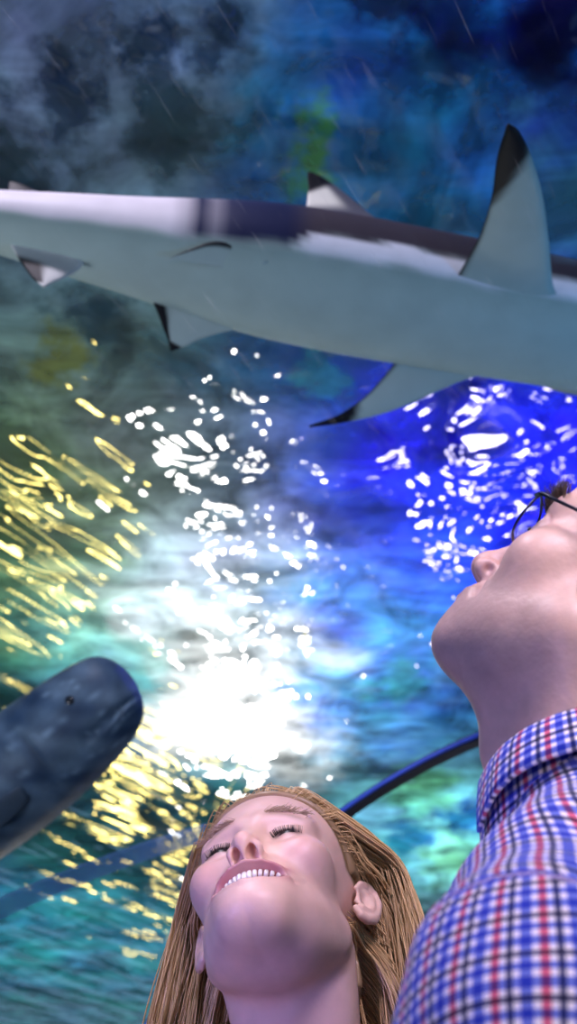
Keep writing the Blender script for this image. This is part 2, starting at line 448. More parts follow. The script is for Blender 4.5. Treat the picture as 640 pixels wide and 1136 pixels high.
#   px, half height, half width, axis offset in z (px)
ST = [(-330, 9, 8, 0), (-230, 13, 12, 0), (-120, 20, 19, 0), (-40, 29, 29, 0), (0, 35, 34, 0), (75, 44, 44, 0), (150, 54, 53, 0), (270, 70, 70, 0), (350, 75, 74, 0),
      (430, 76, 74, 0), (520, 74, 72, 0), (600, 71, 70, 0), (680, 66, 68, 0), (760, 58, 64, 0), (840, 44, 56, 3), (900, 30, 45, 6), (945, 16, 30, 8), (965, 7, 16, 9), (972, 1, 3, 9)]
def ext_x(px):
    x0, x1 = axis_x(0), axis_x(640)
    return axis_x(px) if 0 <= px <= 640 else (x0 + (x1 - x0) * px / 640)
rows = catmull([(ext_x(p), pxr(hh, min(640, max(0, p))), pxr(hw, min(640, max(0, p))), pxr(dz, 640)) for p, hh, hw, dz in ST], 150)
NA = 72
ang = np.linspace(0, 2 * np.pi, NA, endpoint=False)
P = np.zeros((len(rows), NA, 3)); C = np.zeros((len(rows), NA, 3))
def shark_cols(x, a, z):
    # a: angle, 0 = far flank (+y), 90 deg = back, 180 deg = near flank
    up = np.sin(a)
    back = np.array([0.012, 0.016, 0.06]); brown = np.array([0.05, 0.04, 0.055]); tailback = np.array([0.66, 0.62, 0.70]); belly = np.array([0.36, 0.45, 0.43]); white = np.array([0.85, 0.82, 0.92])  # belly greyed for its shade, tail back paled for the light on it
    t = sstep(axis_x(188), axis_x(212), x) * (1 - .35 * np.exp(-((x - axis_x(232)) / pxr(7, 232)) ** 2))
    q = sstep(axis_x(300), axis_x(335), x)
    bb = back * (1 - q)[..., None] + brown * q[..., None]
    bc = tailback * (1 - t)[..., None] + bb * t[..., None]
    wv = 0.03 * np.sin(x * 23) + 0.02 * np.sin(x * 51 + 1)
    lo = -0.50 + 0.28 * q
    k1 = sstep(lo - .12 * (1 - q), lo + .08, up + wv)                       # back colour
    wband = sstep(-0.58, -0.44, up + wv) * (1 - k1) * (.35 + .65 * q)           # white stripe along the flank
    c = belly * (1 - wband)[..., None] + white * wband[..., None]
    return c * (1 - k1)[..., None] + bc * k1[..., None]
for i, (x, rz, ry, dz) in enumerate(rows):
    rz = max(rz, .001); ry = max(ry, .001)
    ca, sa = np.cos(ang), np.sin(ang)
    e = 0.92
    yy = np.sign(ca) * np.abs(ca) ** e * ry; zz = np.sign(sa) * np.abs(sa) ** e * rz
    zz = np.where(zz < 0, zz * 0.95, zz)
    P[i, :, 0] = x; P[i, :, 1] = yy; P[i, :, 2] = zz + dz
    C[i] = shark_cols(np.full(NA, x), ang, zz)
shark.grid(P, C, closed_v=True, cap0=True, cap1=True)

def fin(outline, root, thick, colfn, nspan=34, nch=18, droop=None):
    """outline: two polylines (leading, trailing) in shark space from root to tip; lens section."""
    lead, trail = (catmull(q, nspan) for q in outline)
    n = np.cross(lead[nspan // 2] - trail[nspan // 2], lead[-1] - lead[0]); n /= np.linalg.norm(n)
    top = []; bot = []; ct = []
    for i in range(nspan):
        s = i / (nspan - 1)
        u = np.linspace(0, 1, nch)
        base = lead[i] * (1 - u)[:, None] + trail[i] * u[:, None]
        flare = 1 + 1.6 * math.exp(-(s / 0.10) ** 2)
        th = thick * (1 - 0.75 * s) * flare * np.sqrt(np.clip(u, 0, 1)) * (1 - u) * 2.2 + 0.0008
        if droop: base = base + n * (droop * s * s)
        top.append(base + n * th[:, None]); bot.append((base - n * th[:, None])[::-1]); ct.append(colfn(s, u))
    Pf = np.concatenate([np.array(top), np.array(bot)], axis=1); Cf = np.concatenate([np.array(ct), np.array(ct)[:, ::-1]], axis=1)
    shark.grid(Pf, Cf, closed_v=True, cap0=True, cap1=True)

def traced(pts, p0w, nw):
    return [tuple(sl(at_plane(x, y, p0w, nw))) for x, y in pts]
def S2W(v): return mid + SM @ Vector(v)
WH = np.array([0.37, 0.45, 0.44]); BK = np.array([0.008, 0.008, 0.012]); GR = np.array([0.12, 0.12, 0.16])
def tipped(base, s0, edge=0.0, s1=None):
    def f(s, u):
        k = sstep(s0 - 0.03, s0 + 0.03, s + 0.06 * (u - .5))
        e = sstep(1 - edge - .03, 1 - edge + .03, u) if edge else 0 * u
        kk = np.maximum(np.full_like(u, 1.0) * k, e)
        return base * (1 - kk)[:, None] + BK * kk[:, None]
    return f
# near pectoral: a plane through its root, held out towards the near side and drooping a little
xr = axis_x(560); ry = pxr(70, 560)
n1 = SM @ Vector((0.0, -0.30, 1.0)).normalized(); r1 = S2W((xr, -ry * 0.80, -ry * 0.45))
fin((traced([(660, 430), (636, 352), (615, 322), (609, 270), (602, 218), (590, 176), (576, 146), (566, 139)], r1, n1),
     traced([(545, 400), (506, 338), (499, 322), (511, 300), (531, 264), (545, 220), (551, 176), (562, 139)], r1, n1)), None, 0.016, tipped(WH, 0.71, 0.05))
# far pectoral
n2 = SM @ Vector((0.0, 0.45, 1.0)).normalized(); r2 = S2W((xr - .1, ry * 0.75, -ry * 0.60))
fin((traced([(560, 408), (520, 420), (490, 432), (455, 448), (418, 461), (375, 470), (343, 474)], r2, n2),
     traced([(500, 392), (468, 384), (446, 394), (428, 415), (405, 440), (376, 460), (343, 472)], r2, n2)), None, 0.013, tipped(WH, 0.74, 0.05))
# dorsal fin, second dorsal fin, in the mid plane
n3 = SM @ Vector((0, 1, 0)); r3 = S2W((0, 0, 0))
def dcol(s, u):
    k = sstep(0.52, 0.60, s + 0.08 * (u - .5)) ; w_ = sstep(.20, .35, s) * (1 - k) * sstep(.25, .5, u)
    b_ = GR * (1 - w_)[:, None] + np.array([.8, .78, .72]) * w_[:, None]
    return b_ * (1 - k)[:, None] + BK * k[:, None]
fin((traced([(450, 262), (415, 241), (392, 222), (370, 205), (352, 194), (343, 191)], r3, n3),
     traced([(338, 250), (339, 235), (341, 222), (342, 208), (341, 198), (341, 192)], r3, n3)), None, 0.010, dcol)
fin((traced([(60, 226), (40, 212), (22, 204), (12, 202)], r3, n3), traced([(5, 226), (8, 216), (9, 207), (10, 202)], r3, n3)), None, 0.006, tipped(GR, 0.3))
# pelvic fins and anal fin
n4 = SM @ Vector((0.0, 0.9, 1.0)).normalized(); r4 = S2W((axis_x(240), -pxr(60, 240) * 1.0, -pxr(60, 240) * .55))
fin((traced([(300, 288), (270, 276), (250, 269), (232, 269), (210, 277), (186, 287)], r4, n4),
     traced([(285, 300), (262, 298), (240, 296), (222, 293), (206, 290), (184, 288)], r4, n4)), None, 0.006,
    lambda s, u: WH * sstep(.10, .30, u)[:, None] + BK * (1 - sstep(.10, .30, u))[:, None])
n5 = SM @ Vector((0.0, 0.5, 1.0)).normalized(); r5 = S2W((axis_x(225), pxr(50, 225) * .7, -pxr(45, 225)))
fin((traced([(285, 345), (268, 362), (245, 369), (222, 376), (206, 384), (192, 389)], r5, n5),
     traced([(170, 322), (170, 335), (176, 350), (181, 364), (186, 377), (189, 389)], r5, n5)), None, 0.006, tipped(WH, 0.82, 0.16))
r6 = S2W((0, 0, 0))
def acol(s, u):
    k = sstep(.30, .45, s) * (1 - sstep(.82, .92, s)) * sstep(.35, .6, u)
    return np.array([.6, .6, .6]) * (1 - k)[:, None] + BK * k[:, None]
fin((traced([(100, 285), (86, 300), (70, 309), (58, 314), (50, 318)], r6, n3), traced([(8, 262), (14, 276), (24, 292), (36, 308), (47, 318)], r6, n3)), None, 0.007, acol)
# tail fin behind the frame edge
tx = ext_x(-330)
fin(([(tx + .06, 0, .0), (tx - .02, 0, .05), (tx - .14, 0, .16), (tx - .26, 0, .27), (tx - .31, 0, .30)],
     [(tx + .02, 0, -.02), (tx - .06, 0, .02), (tx - .16, 0, .12), (tx - .27, 0, .23), (tx - .31, 0, .29)]), None, 0.008, tipped(GR, 0.85, 0.1))
fin(([(tx + .06, 0, 0), (tx + .02, 0, -.05), (tx - .04, 0, -.11), (tx - .09, 0, -.15)],
     [(tx - .03, 0, .02), (tx - .05, 0, -.03), (tx - .07, 0, -.09), (tx - .095, 0, -.145)]), None, 0.007, tipped(GR, 0.6, 0.1))
sko = shark.mb.build('shark', pigment_mat('shark_skin', 0.5, 0.12, mottle=0.06, mscale=14))
set_colors(sko, np.vstack(shark.cols))
sko.location = mid; sko.rotation_euler = SM.to_euler()
tag(sko, 'pale bellied reef shark with black tipped fins gliding over the tunnel', 'shark')
# eyes and gill slits sit on the body
eye_m = plain('shark_eye', (0.01, 0.01, 0.012), 0.1, noise=0.1)
for s in (-1, 1):
    e = MB(); th = np.linspace(0.05, np.pi - .05, 9)
    xe = ext_x(885); q = rows[np.argmin(abs(rows[:, 0] - xe))]
    e.grid(np.array([[(xe + .011 * math.sin(t) * math.cos(f), s * q[2] * .93 + .006 * math.cos(t), .012 + .011 * math.sin(t) * math.sin(f)) for f in np.linspace(0, 2 * np.pi, 12, endpoint=False)] for t in th]), closed_v=True, cap0=True, cap1=True)
    e.build('eye', eye_m, sko)

# ------------------------------------------------------------------ dark fish low on the left
def build_fish():
    # axis from the tail (out of frame, lower left) to the snout; local x forward, z up, y left
    snout = at(152, 752, 2.55); back = at(-10, 880, 2.62)
    X = (snout - back).normalized()
    view = (at(70, 830, 2.6) - CAM).normalized()
    Z = X.cross(view).normalized(); Y = Z.cross(X).normalized()
    M = Matrix((X, Y, Z)).transposed()          # x towards the snout, y to the side, z towards the back; one flank faces the tunnel
    k = 2.6 / FPX
    stn = [(-330, 14, 6, 0), (-250, 26, 12, 0), (-150, 60, 30, 0), (-60, 82, 44, 0), (20, 88, 52, 0), (90, 84, 54, 0), (140, 76, 50, 2), (175, 67, 44, 4), (195, 54, 34, 6), (206, 30, 20, 7), (209, 4, 4, 8)]
    rw = catmull([(a * k, b * k, c * k, d * k) for a, b, c, d in stn], 110)
    f = Shape(); n = 64; an = np.linspace(0, 2 * np.pi, n, endpoint=False)
    P = np.zeros((len(rw), n, 3)); Cc = np.zeros((len(rw), n, 3))
    for i, (x, h, wd, dz) in enumerate(rw):
        h = max(h, .001); wd = max(wd, .001)
        P[i, :, 0] = x; P[i, :, 2] = (np.sin(an) * h + dz) * 0.76; P[i, :, 1] = np.cos(an) * wd
    # gill cover edge, mouth line and cheek relief pressed into the surface
    X_, Z_ = P[..., 0] / k, P[..., 2] / k / 0.76
    gill = np.exp(-((X_ - (95 - 0.004 * (Z_) ** 2)) / 5) ** 2) * sstep(70, 50, np.abs(Z_))
    mouth = np.exp(-((Z_ + 18 - 0.10 * (X_ - 200)) / 3.5) ** 2) * sstep(140, 150, X_)
    brow = np.exp(-(((X_ - 150) / 22) ** 2 + ((Z_ - 34) / 12) ** 2))
    P[..., 1] *= (1 - 0.10 * gill - 0.22 * mouth + 0.06 * brow)
    rng = np.random.default_rng(3)
    base = np.array([0.018, 0.045, 0.10]); pale = np.array([0.09, 0.15, 0.23])
    t = 0.5 + 0.25 * np.sin(X_ * .07 + Z_ * .05) + 0.25 * np.sin(X_ * .031 - Z_ * .09 + 1) + .2 * np.sin(X_ * .17 + Z_ * .13)
    t = np.clip(t, 0, 1) * (1 - .7 * gill) * (1 - .8 * mouth)
    Cc = base * (1 - t)[..., None] + pale * t[..., None]
    scr = np.zeros_like(X_)
    for _ in range(26):
        cx, cz, a = rng.uniform(60, 200), rng.uniform(-60, 70), rng.uniform(-.6, .3)
        u = (X_ - cx) * math.cos(a) + (Z_ - cz) * math.sin(a); v = -(X_ - cx) * math.sin(a) + (Z_ - cz) * math.cos(a)
        scr += np.exp(-(u / 9) ** 2 - (v / 1.6) ** 2)
    Cc = Cc + np.clip(scr, 0, 1)[..., None] * np.array([.10, .15, .20])
    f.grid(P, Cc, closed_v=True, cap0=True, cap1=True)
    def ffin(lead, trail, th, c):
        ld, tr = catmull(lead, 24) * k * (1, 1, .76), catmull(trail, 24) * k * (1, 1, .76)
        nn = np.cross(ld[12] - tr[12], ld[-1] - ld[0]); nn /= np.linalg.norm(nn)
        T = []; 
        for i in range(24):
            u = np.linspace(0, 1, 20); b = ld[i] * (1 - u)[:, None] + tr[i] * u[:, None]
            hh = (th * (1 - i / 26) * np.sqrt(u) * (1 - u) * 2 + .0008) * (1 + .35 * np.sin(u * 60))
            T.append(np.vstack([b + nn * hh[:, None], (b - nn * hh[:, None])[::-1]]))
        f.grid(np.array(T), np.tile(np.array(c), (24 * 40, 1)), closed_v=True, cap0=True, cap1=True)
    for s in (-1, 1):
        ffin([(62, s * 50, -18), (40, s * 62, -14), (10, s * 72, -12), (-16, s * 78, -16)], [(58, s * 50, -40), (34, s * 60, -46), (10, s * 68, -44), (-14, s * 76, -30)], .004, (0.03, 0.055, 0.09))
    ffin([(60, 0, 80), (20, 0, 104), (-40, 0, 112), (-120, 0, 96)], [(-200, 0, 38), (-200, 0, 58), (-190, 0, 76), (-180, 0, 84)], .005, (0.02, 0.04, 0.07))
    ffin([(-90, 0, -66), (-110, 0, -92), (-140, 0, -104), (-160, 0, -104)], [(-220, 0, -34), (-215, 0, -52), (-200, 0, -70), (-185, 0, -80)], .005, (0.02, 0.04, 0.07))
    ffin([(-320, 0, 14), (-370, 0, 50), (-410, 0, 74)], [(-325, 0, -14), (-372, 0, -48), (-412, 0, -72)], .004, (0.02, 0.04, 0.07))
    o = f.mb.build('fish', pigment_mat('fish_skin', 0.55, 0.3, bump=0.002, bscale=120, mottle=0.2, mscale=22))
    set_colors(o, np.vstack(f.cols))
    o.location = back + (at(70, 830, 2.6) - at(70, 830, 2.6)); o.rotation_euler = M.to_euler()
    tag(o, 'dark blue blunt headed fish at the left edge outside the acrylic', 'fish')
    em = plain('fish_eye', (0.012, 0.014, 0.02), 0.12, noise=0.1)
    for s in (-1, 1):
        e = MB()
        e.grid(np.array([[(158 * k + .016 * math.sin(t) * math.cos(q), s * 42 * k + .010 * math.cos(t), 23 * k + .016 * math.sin(t) * math.sin(q)) for q in np.linspace(0, 2 * np.pi, 14, endpoint=False)] for t in np.linspace(.05, np.pi - .05, 9)]), closed_v=True, cap0=True, cap1=True)
        e.build('eye', em, o)
build_fish()
# ------------------------------------------------------------------ implicit bodies: distance functions and a surface mesher
def smin(a, b, k):
    h = np.maximum(k - np.abs(a - b), 0) / k
    return np.minimum(a, b) - h * h * k * .25
def smax(a, b, k): return -smin(-a, -b, k)
def ell(p, c, r):
    q = p - np.asarray(c, np.float32); r = np.asarray(r, np.float32)
    k0 = np.sqrt(((q / r) ** 2).sum(1)) + 1e-9; k1 = np.sqrt(((q / (r * r)) ** 2).sum(1)) + 1e-9
    return k0 * (k0 - 1) / k1
def cap(p, a, b, ra, rb):
    a = np.asarray(a, np.float32); b = np.asarray(b, np.float32); ab = b - a
    t = np.clip(((p - a) @ ab) / (ab @ ab), 0, 1)
    return np.linalg.norm(p - a - t[:, None] * ab, axis=1) - (ra + (rb - ra) * t)
def chain(p, pts, rs):
    d = None
    for i in range(len(pts) - 1):
        e = cap(p, pts[i], pts[i + 1], rs[i], rs[i + 1]); d = e if d is None else np.minimum(d, e)
    return d

def mesh_sdf(fn, lo, hi, h):
    lo = np.asarray(lo, float); hi = np.asarray(hi, float)
    n = (np.ceil((hi - lo) / h / 4).astype(int)) * 4
    ax = [lo[i] + h * np.arange(n[i]) for i in range(3)]
    def ev(P):
        out = np.empty(len(P), np.float32)
        for s in range(0, len(P), 400000): out[s:s + 400000] = fn(P[s:s + 400000].astype(np.float32))
        return out
    cx = [a[::4] + 1.5 * h for a in ax]
    G = np.stack(np.meshgrid(*cx, indexing='ij'), -1).reshape(-1, 3)
    S = ev(G).reshape([len(c) for c in cx])
    S = S.repeat(4, 0).repeat(4, 1).repeat(4, 2)
    I = np.argwhere(np.abs(S) < h * 4 * 2.2)
    S[I[:, 0], I[:, 1], I[:, 2]] = ev(lo + I * h)
    ins = S < 0
    cnt = np.zeros([k - 1 for k in S.shape], np.int8)
    corners = [(i, j, k) for i in (0, 1) for j in (0, 1) for k in (0, 1)]
    sl_ = lambda o, m: slice(o, m - 1 + o)
    for c in corners: cnt += ins[sl_(c[0], S.shape[0]), sl_(c[1], S.shape[1]), sl_(c[2], S.shape[2])]
    A = np.argwhere((cnt > 0) & (cnt < 8))
    idx = -np.ones(cnt.shape, np.int64); idx[A[:, 0], A[:, 1], A[:, 2]] = np.arange(len(A))
    acc = np.zeros((len(A), 3)); num = np.zeros(len(A))
    for a in corners:
        for k in range(3):
            if a[k] == 0:
                b = list(a); b[k] = 1
                sa = S[A[:, 0] + a[0], A[:, 1] + a[1], A[:, 2] + a[2]]; sb = S[A[:, 0] + b[0], A[:, 1] + b[1], A[:, 2] + b[2]]
                m = (sa < 0) != (sb < 0); t = np.where(m, sa / np.where(m, sa - sb, 1), 0)
                acc[m] += np.array(a) + (np.array(b) - np.array(a)) * t[m][:, None]; num[m] += 1
    V = lo + h * (A + acc / num[:, None])
    F = []
    for k in range(3):
        i, j = (k + 1) % 3, (k + 2) % 3
        s0 = [slice(1, None)] * 3; s0[k] = slice(0, -1); s1 = list(s0); s1[k] = slice(1, None)
        a = ins[tuple(s0)]; b = ins[tuple(s1)]
        X = np.argwhere(a != b); fl = a[X[:, 0], X[:, 1], X[:, 2]]
        off = np.ones(3, int); off[k] = 0
        X = X + off
        ok = (X[:, i] < idx.shape[i]) & (X[:, j] < idx.shape[j]); X = X[ok]; fl = fl[ok]
        def at_(di, dj):
            Y = X.copy(); Y[:, i] -= di; Y[:, j] -= dj
            return idx[Y[:, 0], Y[:, 1], Y[:, 2]]
        q = np.stack([at_(0, 0), at_(1, 0), at_(1, 1), at_(0, 1)], 1)
        q[~fl] = q[~fl][:, ::-1]
        F.append(q[(q >= 0).all(1)])
    F = np.concatenate(F)
    for _ in range(2):                                       # settle the vertices on the surface
        d = ev(V); e = h * .4
        gr = np.stack([ev(V + np.eye(3)[a] * e) - ev(V - np.eye(3)[a] * e) for a in range(3)], 1)
        ln = np.linalg.norm(gr, axis=1)[:, None] + 1e-9
        V = V - gr / ln * np.clip(d, -h * .5, h * .5)[:, None] * .8
    return V, F

# ------------------------------------------------------------------ a head, in its own frame: +x right ear, +y face, +z crown, origin between the ears
def head_sdf(q, o):
    g = o.get('scale', 1.0); q = q / g
    p = q.copy(); p[:, 0] = np.abs(p[:, 0])
    jw = o.get('jaw', 1.0)
    d = ell(p, (0, -.012, .036), (.073, .094, .080))
    d = smin(d, ell(p, (0, .026, .040), (.060, .054, .056)), .02)
    d = smin(d, ell(p, (0, .024, -.032), (.058 * jw, .056, .070)), .028)
    d = smin(d, cap(p, (.051 * jw, -.004, -.058), (.014 * jw, .062, -.093), .016, .014), .034)
    d = smin(d, ell(p, (0, .022, -.070), (.040 * jw, .046, .028)), .034)
    d = smin(d, ell(p, (0, .0715, -.096), (.019 * jw, .0165, o.get('chin', .015))), o.get('chink', .020))
    ck = o.get('cheek', 0)
    d = smin(d, ell(p, (.043, .047 + .004 * ck, -.024 + .003 * ck), (.022, .022 + .003 * ck, .020)), .022)
    d = smin(d, cap(p, (.010, .077, .018), (.044, .063, .021), o.get('brow', .009), .009), .014)
    d = smin(d, ell(p, (0, .070, -.066), (.031, .019, .025)), .016)          # muzzle
    # eye sockets and lids
    d = smax(d, -ell(p, (.032, .090, -.001), (.018, .016, .012)), .012)
    d = smin(d, np.linalg.norm(p - np.array((.032, .0635, -.001), np.float32), axis=1) - .0142, .005)
    zz = p.copy(); zz[:, 2] = zz[:, 2] + o.get('lidcurve', 0) * ((p[:, 0] - .032) / .012) ** 2
    d = smax(d, -ell(zz, (.032, .079, o.get('slitz', -.002)), (.0125, .006, o.get('slit', .0025))), .002)
    d = smin(d, cap(p, (.020, .073, .0065), (.043, .066, .006), .0042, .0035), .006)   # upper lid fold
    # nose
    ns = o.get('nose', 1.0)
    d = smin(d, cap(p, (0, .077, .012), (0, .094 + .005 * (ns - 1) * 4, -.030), .0070 * ns, .0095 * ns), .013)
    d = smin(d, np.linalg.norm(p - np.array((0, .0985 + .02 * (ns - 1), -.0355), np.float32), axis=1) - .0098 * ns, .007)
    d = smin(d, ell(p, (.0125 * ns, .0885 + .01 * (ns - 1), -.0405), (.0068 * ns, .0105 * ns, .0078 * ns)), .006)
    d = smin(d, ell(p, (0, .088, -.044), (.0045, .012, .006)), .006)
    d = smax(d, -ell(p, (.0070 * ns, .0930 + .015 * (ns - 1), -.0475), (.0048 * ns, .0076 * ns, .0130)), .002)
    # crease from the nose wing to the mouth corner
    d = smax(d, -cap(p, (.018, .0875, -.040), (.036, .0690, -.066), o.get('crease', .0022), .0018), .007)
    # mouth
    mw, sm = o.get('mw', .026), o.get('smile', 0.0)
    m = p.copy(); m[:, 2] = m[:, 2] - sm * (p[:, 0] / mw) ** 2
    gap = o.get('gap', 0.0)
    yl = lambda x: .0915 - .0185 * (x / .030) ** 2
    xs_ = [0, mw * .35, mw * .7, mw]
    up_ = [(x, yl(x), -.0645 + gap * .35 * (1 - (x / mw) ** 2) - .0005 * k) for k, x in enumerate(xs_)]
    lo_ = [(x, yl(x) - .001, -.0700 - gap * .65 * (1 - (x / mw) ** 2) + .0010 * k) for k, x in enumerate(xs_)]
    d = smin(d, chain(m, up_, (.0036, .0037, .0030, .0020)), .005)
    d = smin(d, chain(m, lo_, (.0052, .0050, .0038, .0022)), .005)
    if gap > 0:
        d = smax(d, -ell(m, (0, .088, -.0672 - gap * .18), (mw - .002, .026, gap * .66)), .002)
    else:
        d = smax(d, -ell(m, (0, .094, -.0673), (mw, .010, .0010)), .002)
    # ears
    a = R(28); ex = p[:, 0] - .0705; ey = p[:, 1] + .010 + o.get('eary', 0)
    e = np.stack([ex * math.cos(a) + ey * math.sin(a), -ex * math.sin(a) + ey * math.cos(a), p[:, 2] + .006 - .12 * ey], 1)
    # ear frame: 0 = thickness (outward), 1 = towards the face, 2 = up
    es = o.get('ear', 1.0); e = e / es
    pl = ell(e, (.006, -.013, .002), (.0045, .0165, .0275))
    rim = [(.0065, .004, .012), (.0085, -.002, .025), (.0095, -.012, .031), (.0100, -.022, .027), (.0100, -.028, .014), (.0090, -.026, -.002), (.0075, -.020, -.016), (.0060, -.010, -.026), (.0050, -.002, -.026), (.0035, .003, -.018)]
    ear = smin(pl, chain(e, rim, (.0028, .0032, .0034, .0034, .0034, .0032, .0036, .0046, .0046, .004)), .004)
    ear = smin(ear, chain(e, [(.0085, -.019, .016), (.0090, -.0185, .002), (.0080, -.012, -.012), (.0070, -.003, -.014)], (.0022, .0024, .0024, .003)), .004)
    ear = smax(ear, -ell(e, (.0125, -.006, .001), (.0085, .0085, .0125)), .003)
    ear = smin(ear, cap(e, (.004, .002, -.006), (.005, -.001, .002), .003, .0025), .003)
    d = smin(d, ear * es, .004)
    return d * g

def frame_of(f, u):
    fw = RIGHT * f[0] + UP * f[1] - FWD * f[2]; fw.normalize()
    uw = RIGHT * u[0] + UP * u[1] - FWD * u[2]; uw = (uw - fw * uw.dot(fw)).normalized()
    return Matrix((fw.cross(uw), fw, uw)).transposed()

def hand_sdf(p, wrist, s):
    """Relaxed hanging hand; s = +1/-1 mirrors it. Local: fingers -z, palm towards +y*0."""
    q = p - np.asarray(wrist, np.float32); q = q.copy(); q[:, 0] *= s
    d = smin(cap(q, (0, 0, .09), (0, 0, -.01), .027, .024), ell(q, (0, .004, -.05), (.018, .040, .050)), .02)
    for k, (y, L, z0) in enumerate(((.030, .068, -.085), (.011, .076, -.092), (-.008, .071, -.090), (-.026, .056, -.080))):
        a, b, c, e = (0, y, z0 + .02), (-.004, y * 1.05, z0 - L * .35), (-.016, y * 1.05, z0 - L * .68), (-.032, y, z0 - L * .90)
        d = smin(d, chain(q, [a, b, c, e], (.0095, .0088, .0080, .0068)), .006)
    d = smin(d, chain(q, [(-.004, .030, -.030), (-.012, .052, -.062), (-.020, .055, -.090), (-.028, .052, -.108)], (.014, .0105, .0095, .008)), .010)
    return d

def scatter_on(fn, P, steps=4):
    for _ in range(steps):
        d = fn(P.astype(np.float32)); e = .002
        gr = np.stack([fn((P + np.eye(3)[a] * e).astype(np.float32)) - fn((P - np.eye(3)[a] * e).astype(np.float32)) for a in range(3)], 1)
        gr /= np.linalg.norm(gr, axis=1)[:, None] + 1e-9
        P = P - gr * d[:, None]
    return P, gr

def strands(paths, rad, k=3):
    """paths (n, m, 3) -> thin tapered tubes as one vertex / face block."""
    n, m = paths.shape[:2]
    T = np.gradient(paths, axis=1); T /= np.linalg.norm(T, axis=2)[..., None] + 1e-9
    ref = np.array([.3, .8, .52]); U = np.cross(T, ref); U /= np.linalg.norm(U, axis=2)[..., None] + 1e-9
    W = np.cross(T, U)
    a = np.linspace(0, 2 * np.pi, k, endpoint=False)
    rr = np.broadcast_to(rad, (n, m))
    V = paths[:, :, None] + rr[:, :, None, None] * (np.cos(a)[:, None] * U[:, :, None] + np.sin(a)[:, None] * W[:, :, None])
    base = (np.arange(n)[:, None, None] * m + np.arange(m - 1)[None, :, None]) * k
    j = np.arange(k); j2 = (j + 1) % k
    F = np.stack([base + j, base + j2, base + k + j2, base + k + j], -1).reshape(-1, 4)
    return V.reshape(-1, 3), F

skin_f = pigment_mat('fair_skin', 0.42, 0.45, bump=0.0004, bscale=260, sss=0.12, mottle=0.07, mscale=45)
skin_m = pigment_mat('weathered_skin', 0.45, 0.45, bump=0.0008, bscale=170, sss=0.10, mottle=0.10, mscale=60)
def hair_mat(name, rough=0.38):
    m, nt, b, out = new_mat(name); L = nt.links.new
    ca = node(nt, 'ShaderNodeVertexColor'); ca.layer_name = 'pigment'
    L(ca.outputs[0], b.inputs['Base Color'])
    b.inputs['Roughness'].default_value = rough; b.inputs['Specular IOR Level'].default_value = 0.5
    return m
hair_m = hair_mat('strands_of_hair')

def smooth_mask(x, a, b): return sstep(a, b, x)

def cloth_tube(sdf_fn, lo, hi, h, name, mat, parent):
    V, F = mesh_sdf(sdf_fn, lo, hi, h)
    return mesh_obj(name, V, F, mat, parent)

def legs_and_shoes(person, base, face, hip_z, mats):
    """Trousers and shoes under the frame's lower edge; base = ground point below the neck, face = unit facing direction."""
    f = np.array(face, float); r = np.array([f[1], -f[0], 0])
    B = np.array(base, float)
    def fn(p):
        d = ell(p, B + (0, 0, hip_z), (.165, .165, .12))
        for s in (-1, 1):
            hp = B + r * s * .085 + np.array([0, 0, hip_z - .04]); kn = B + r * s * .095 + f * .015 + np.array([0, 0, .48]); an = B + r * s * .10 + np.array([0, 0, .07])
            d = smin(d, chain(p, [hp, kn, an], (.085, .068, .055)), .05)
        return np.maximum(d, .045 - p[:, 2])
    cloth_tube(fn, B + (-.32, -.32, .02), B + (.32, .32, hip_z + .16), .012, 'trousers', mats[0], person)
    for s in (-1, 1):
        c = B + r * s * .10 + np.array([0, 0, 0.0])
        def fs(p):
            q = p - c; x = q @ r; y = q @ f; w_ = np.stack([x, y, q[:, 2]], 1).astype(np.float32)
            d = smin(ell(w_, (0, .06, .035), (.046, .13, .045)), ell(w_, (0, -.03, .055), (.043, .065, .06)), .03)
            return smax(d, -w_[:, 2] + .001, .004)
        cloth_tube(fs, c - .22, c + (.22, .22, .2), .010, 'shoe', mats[1], person)
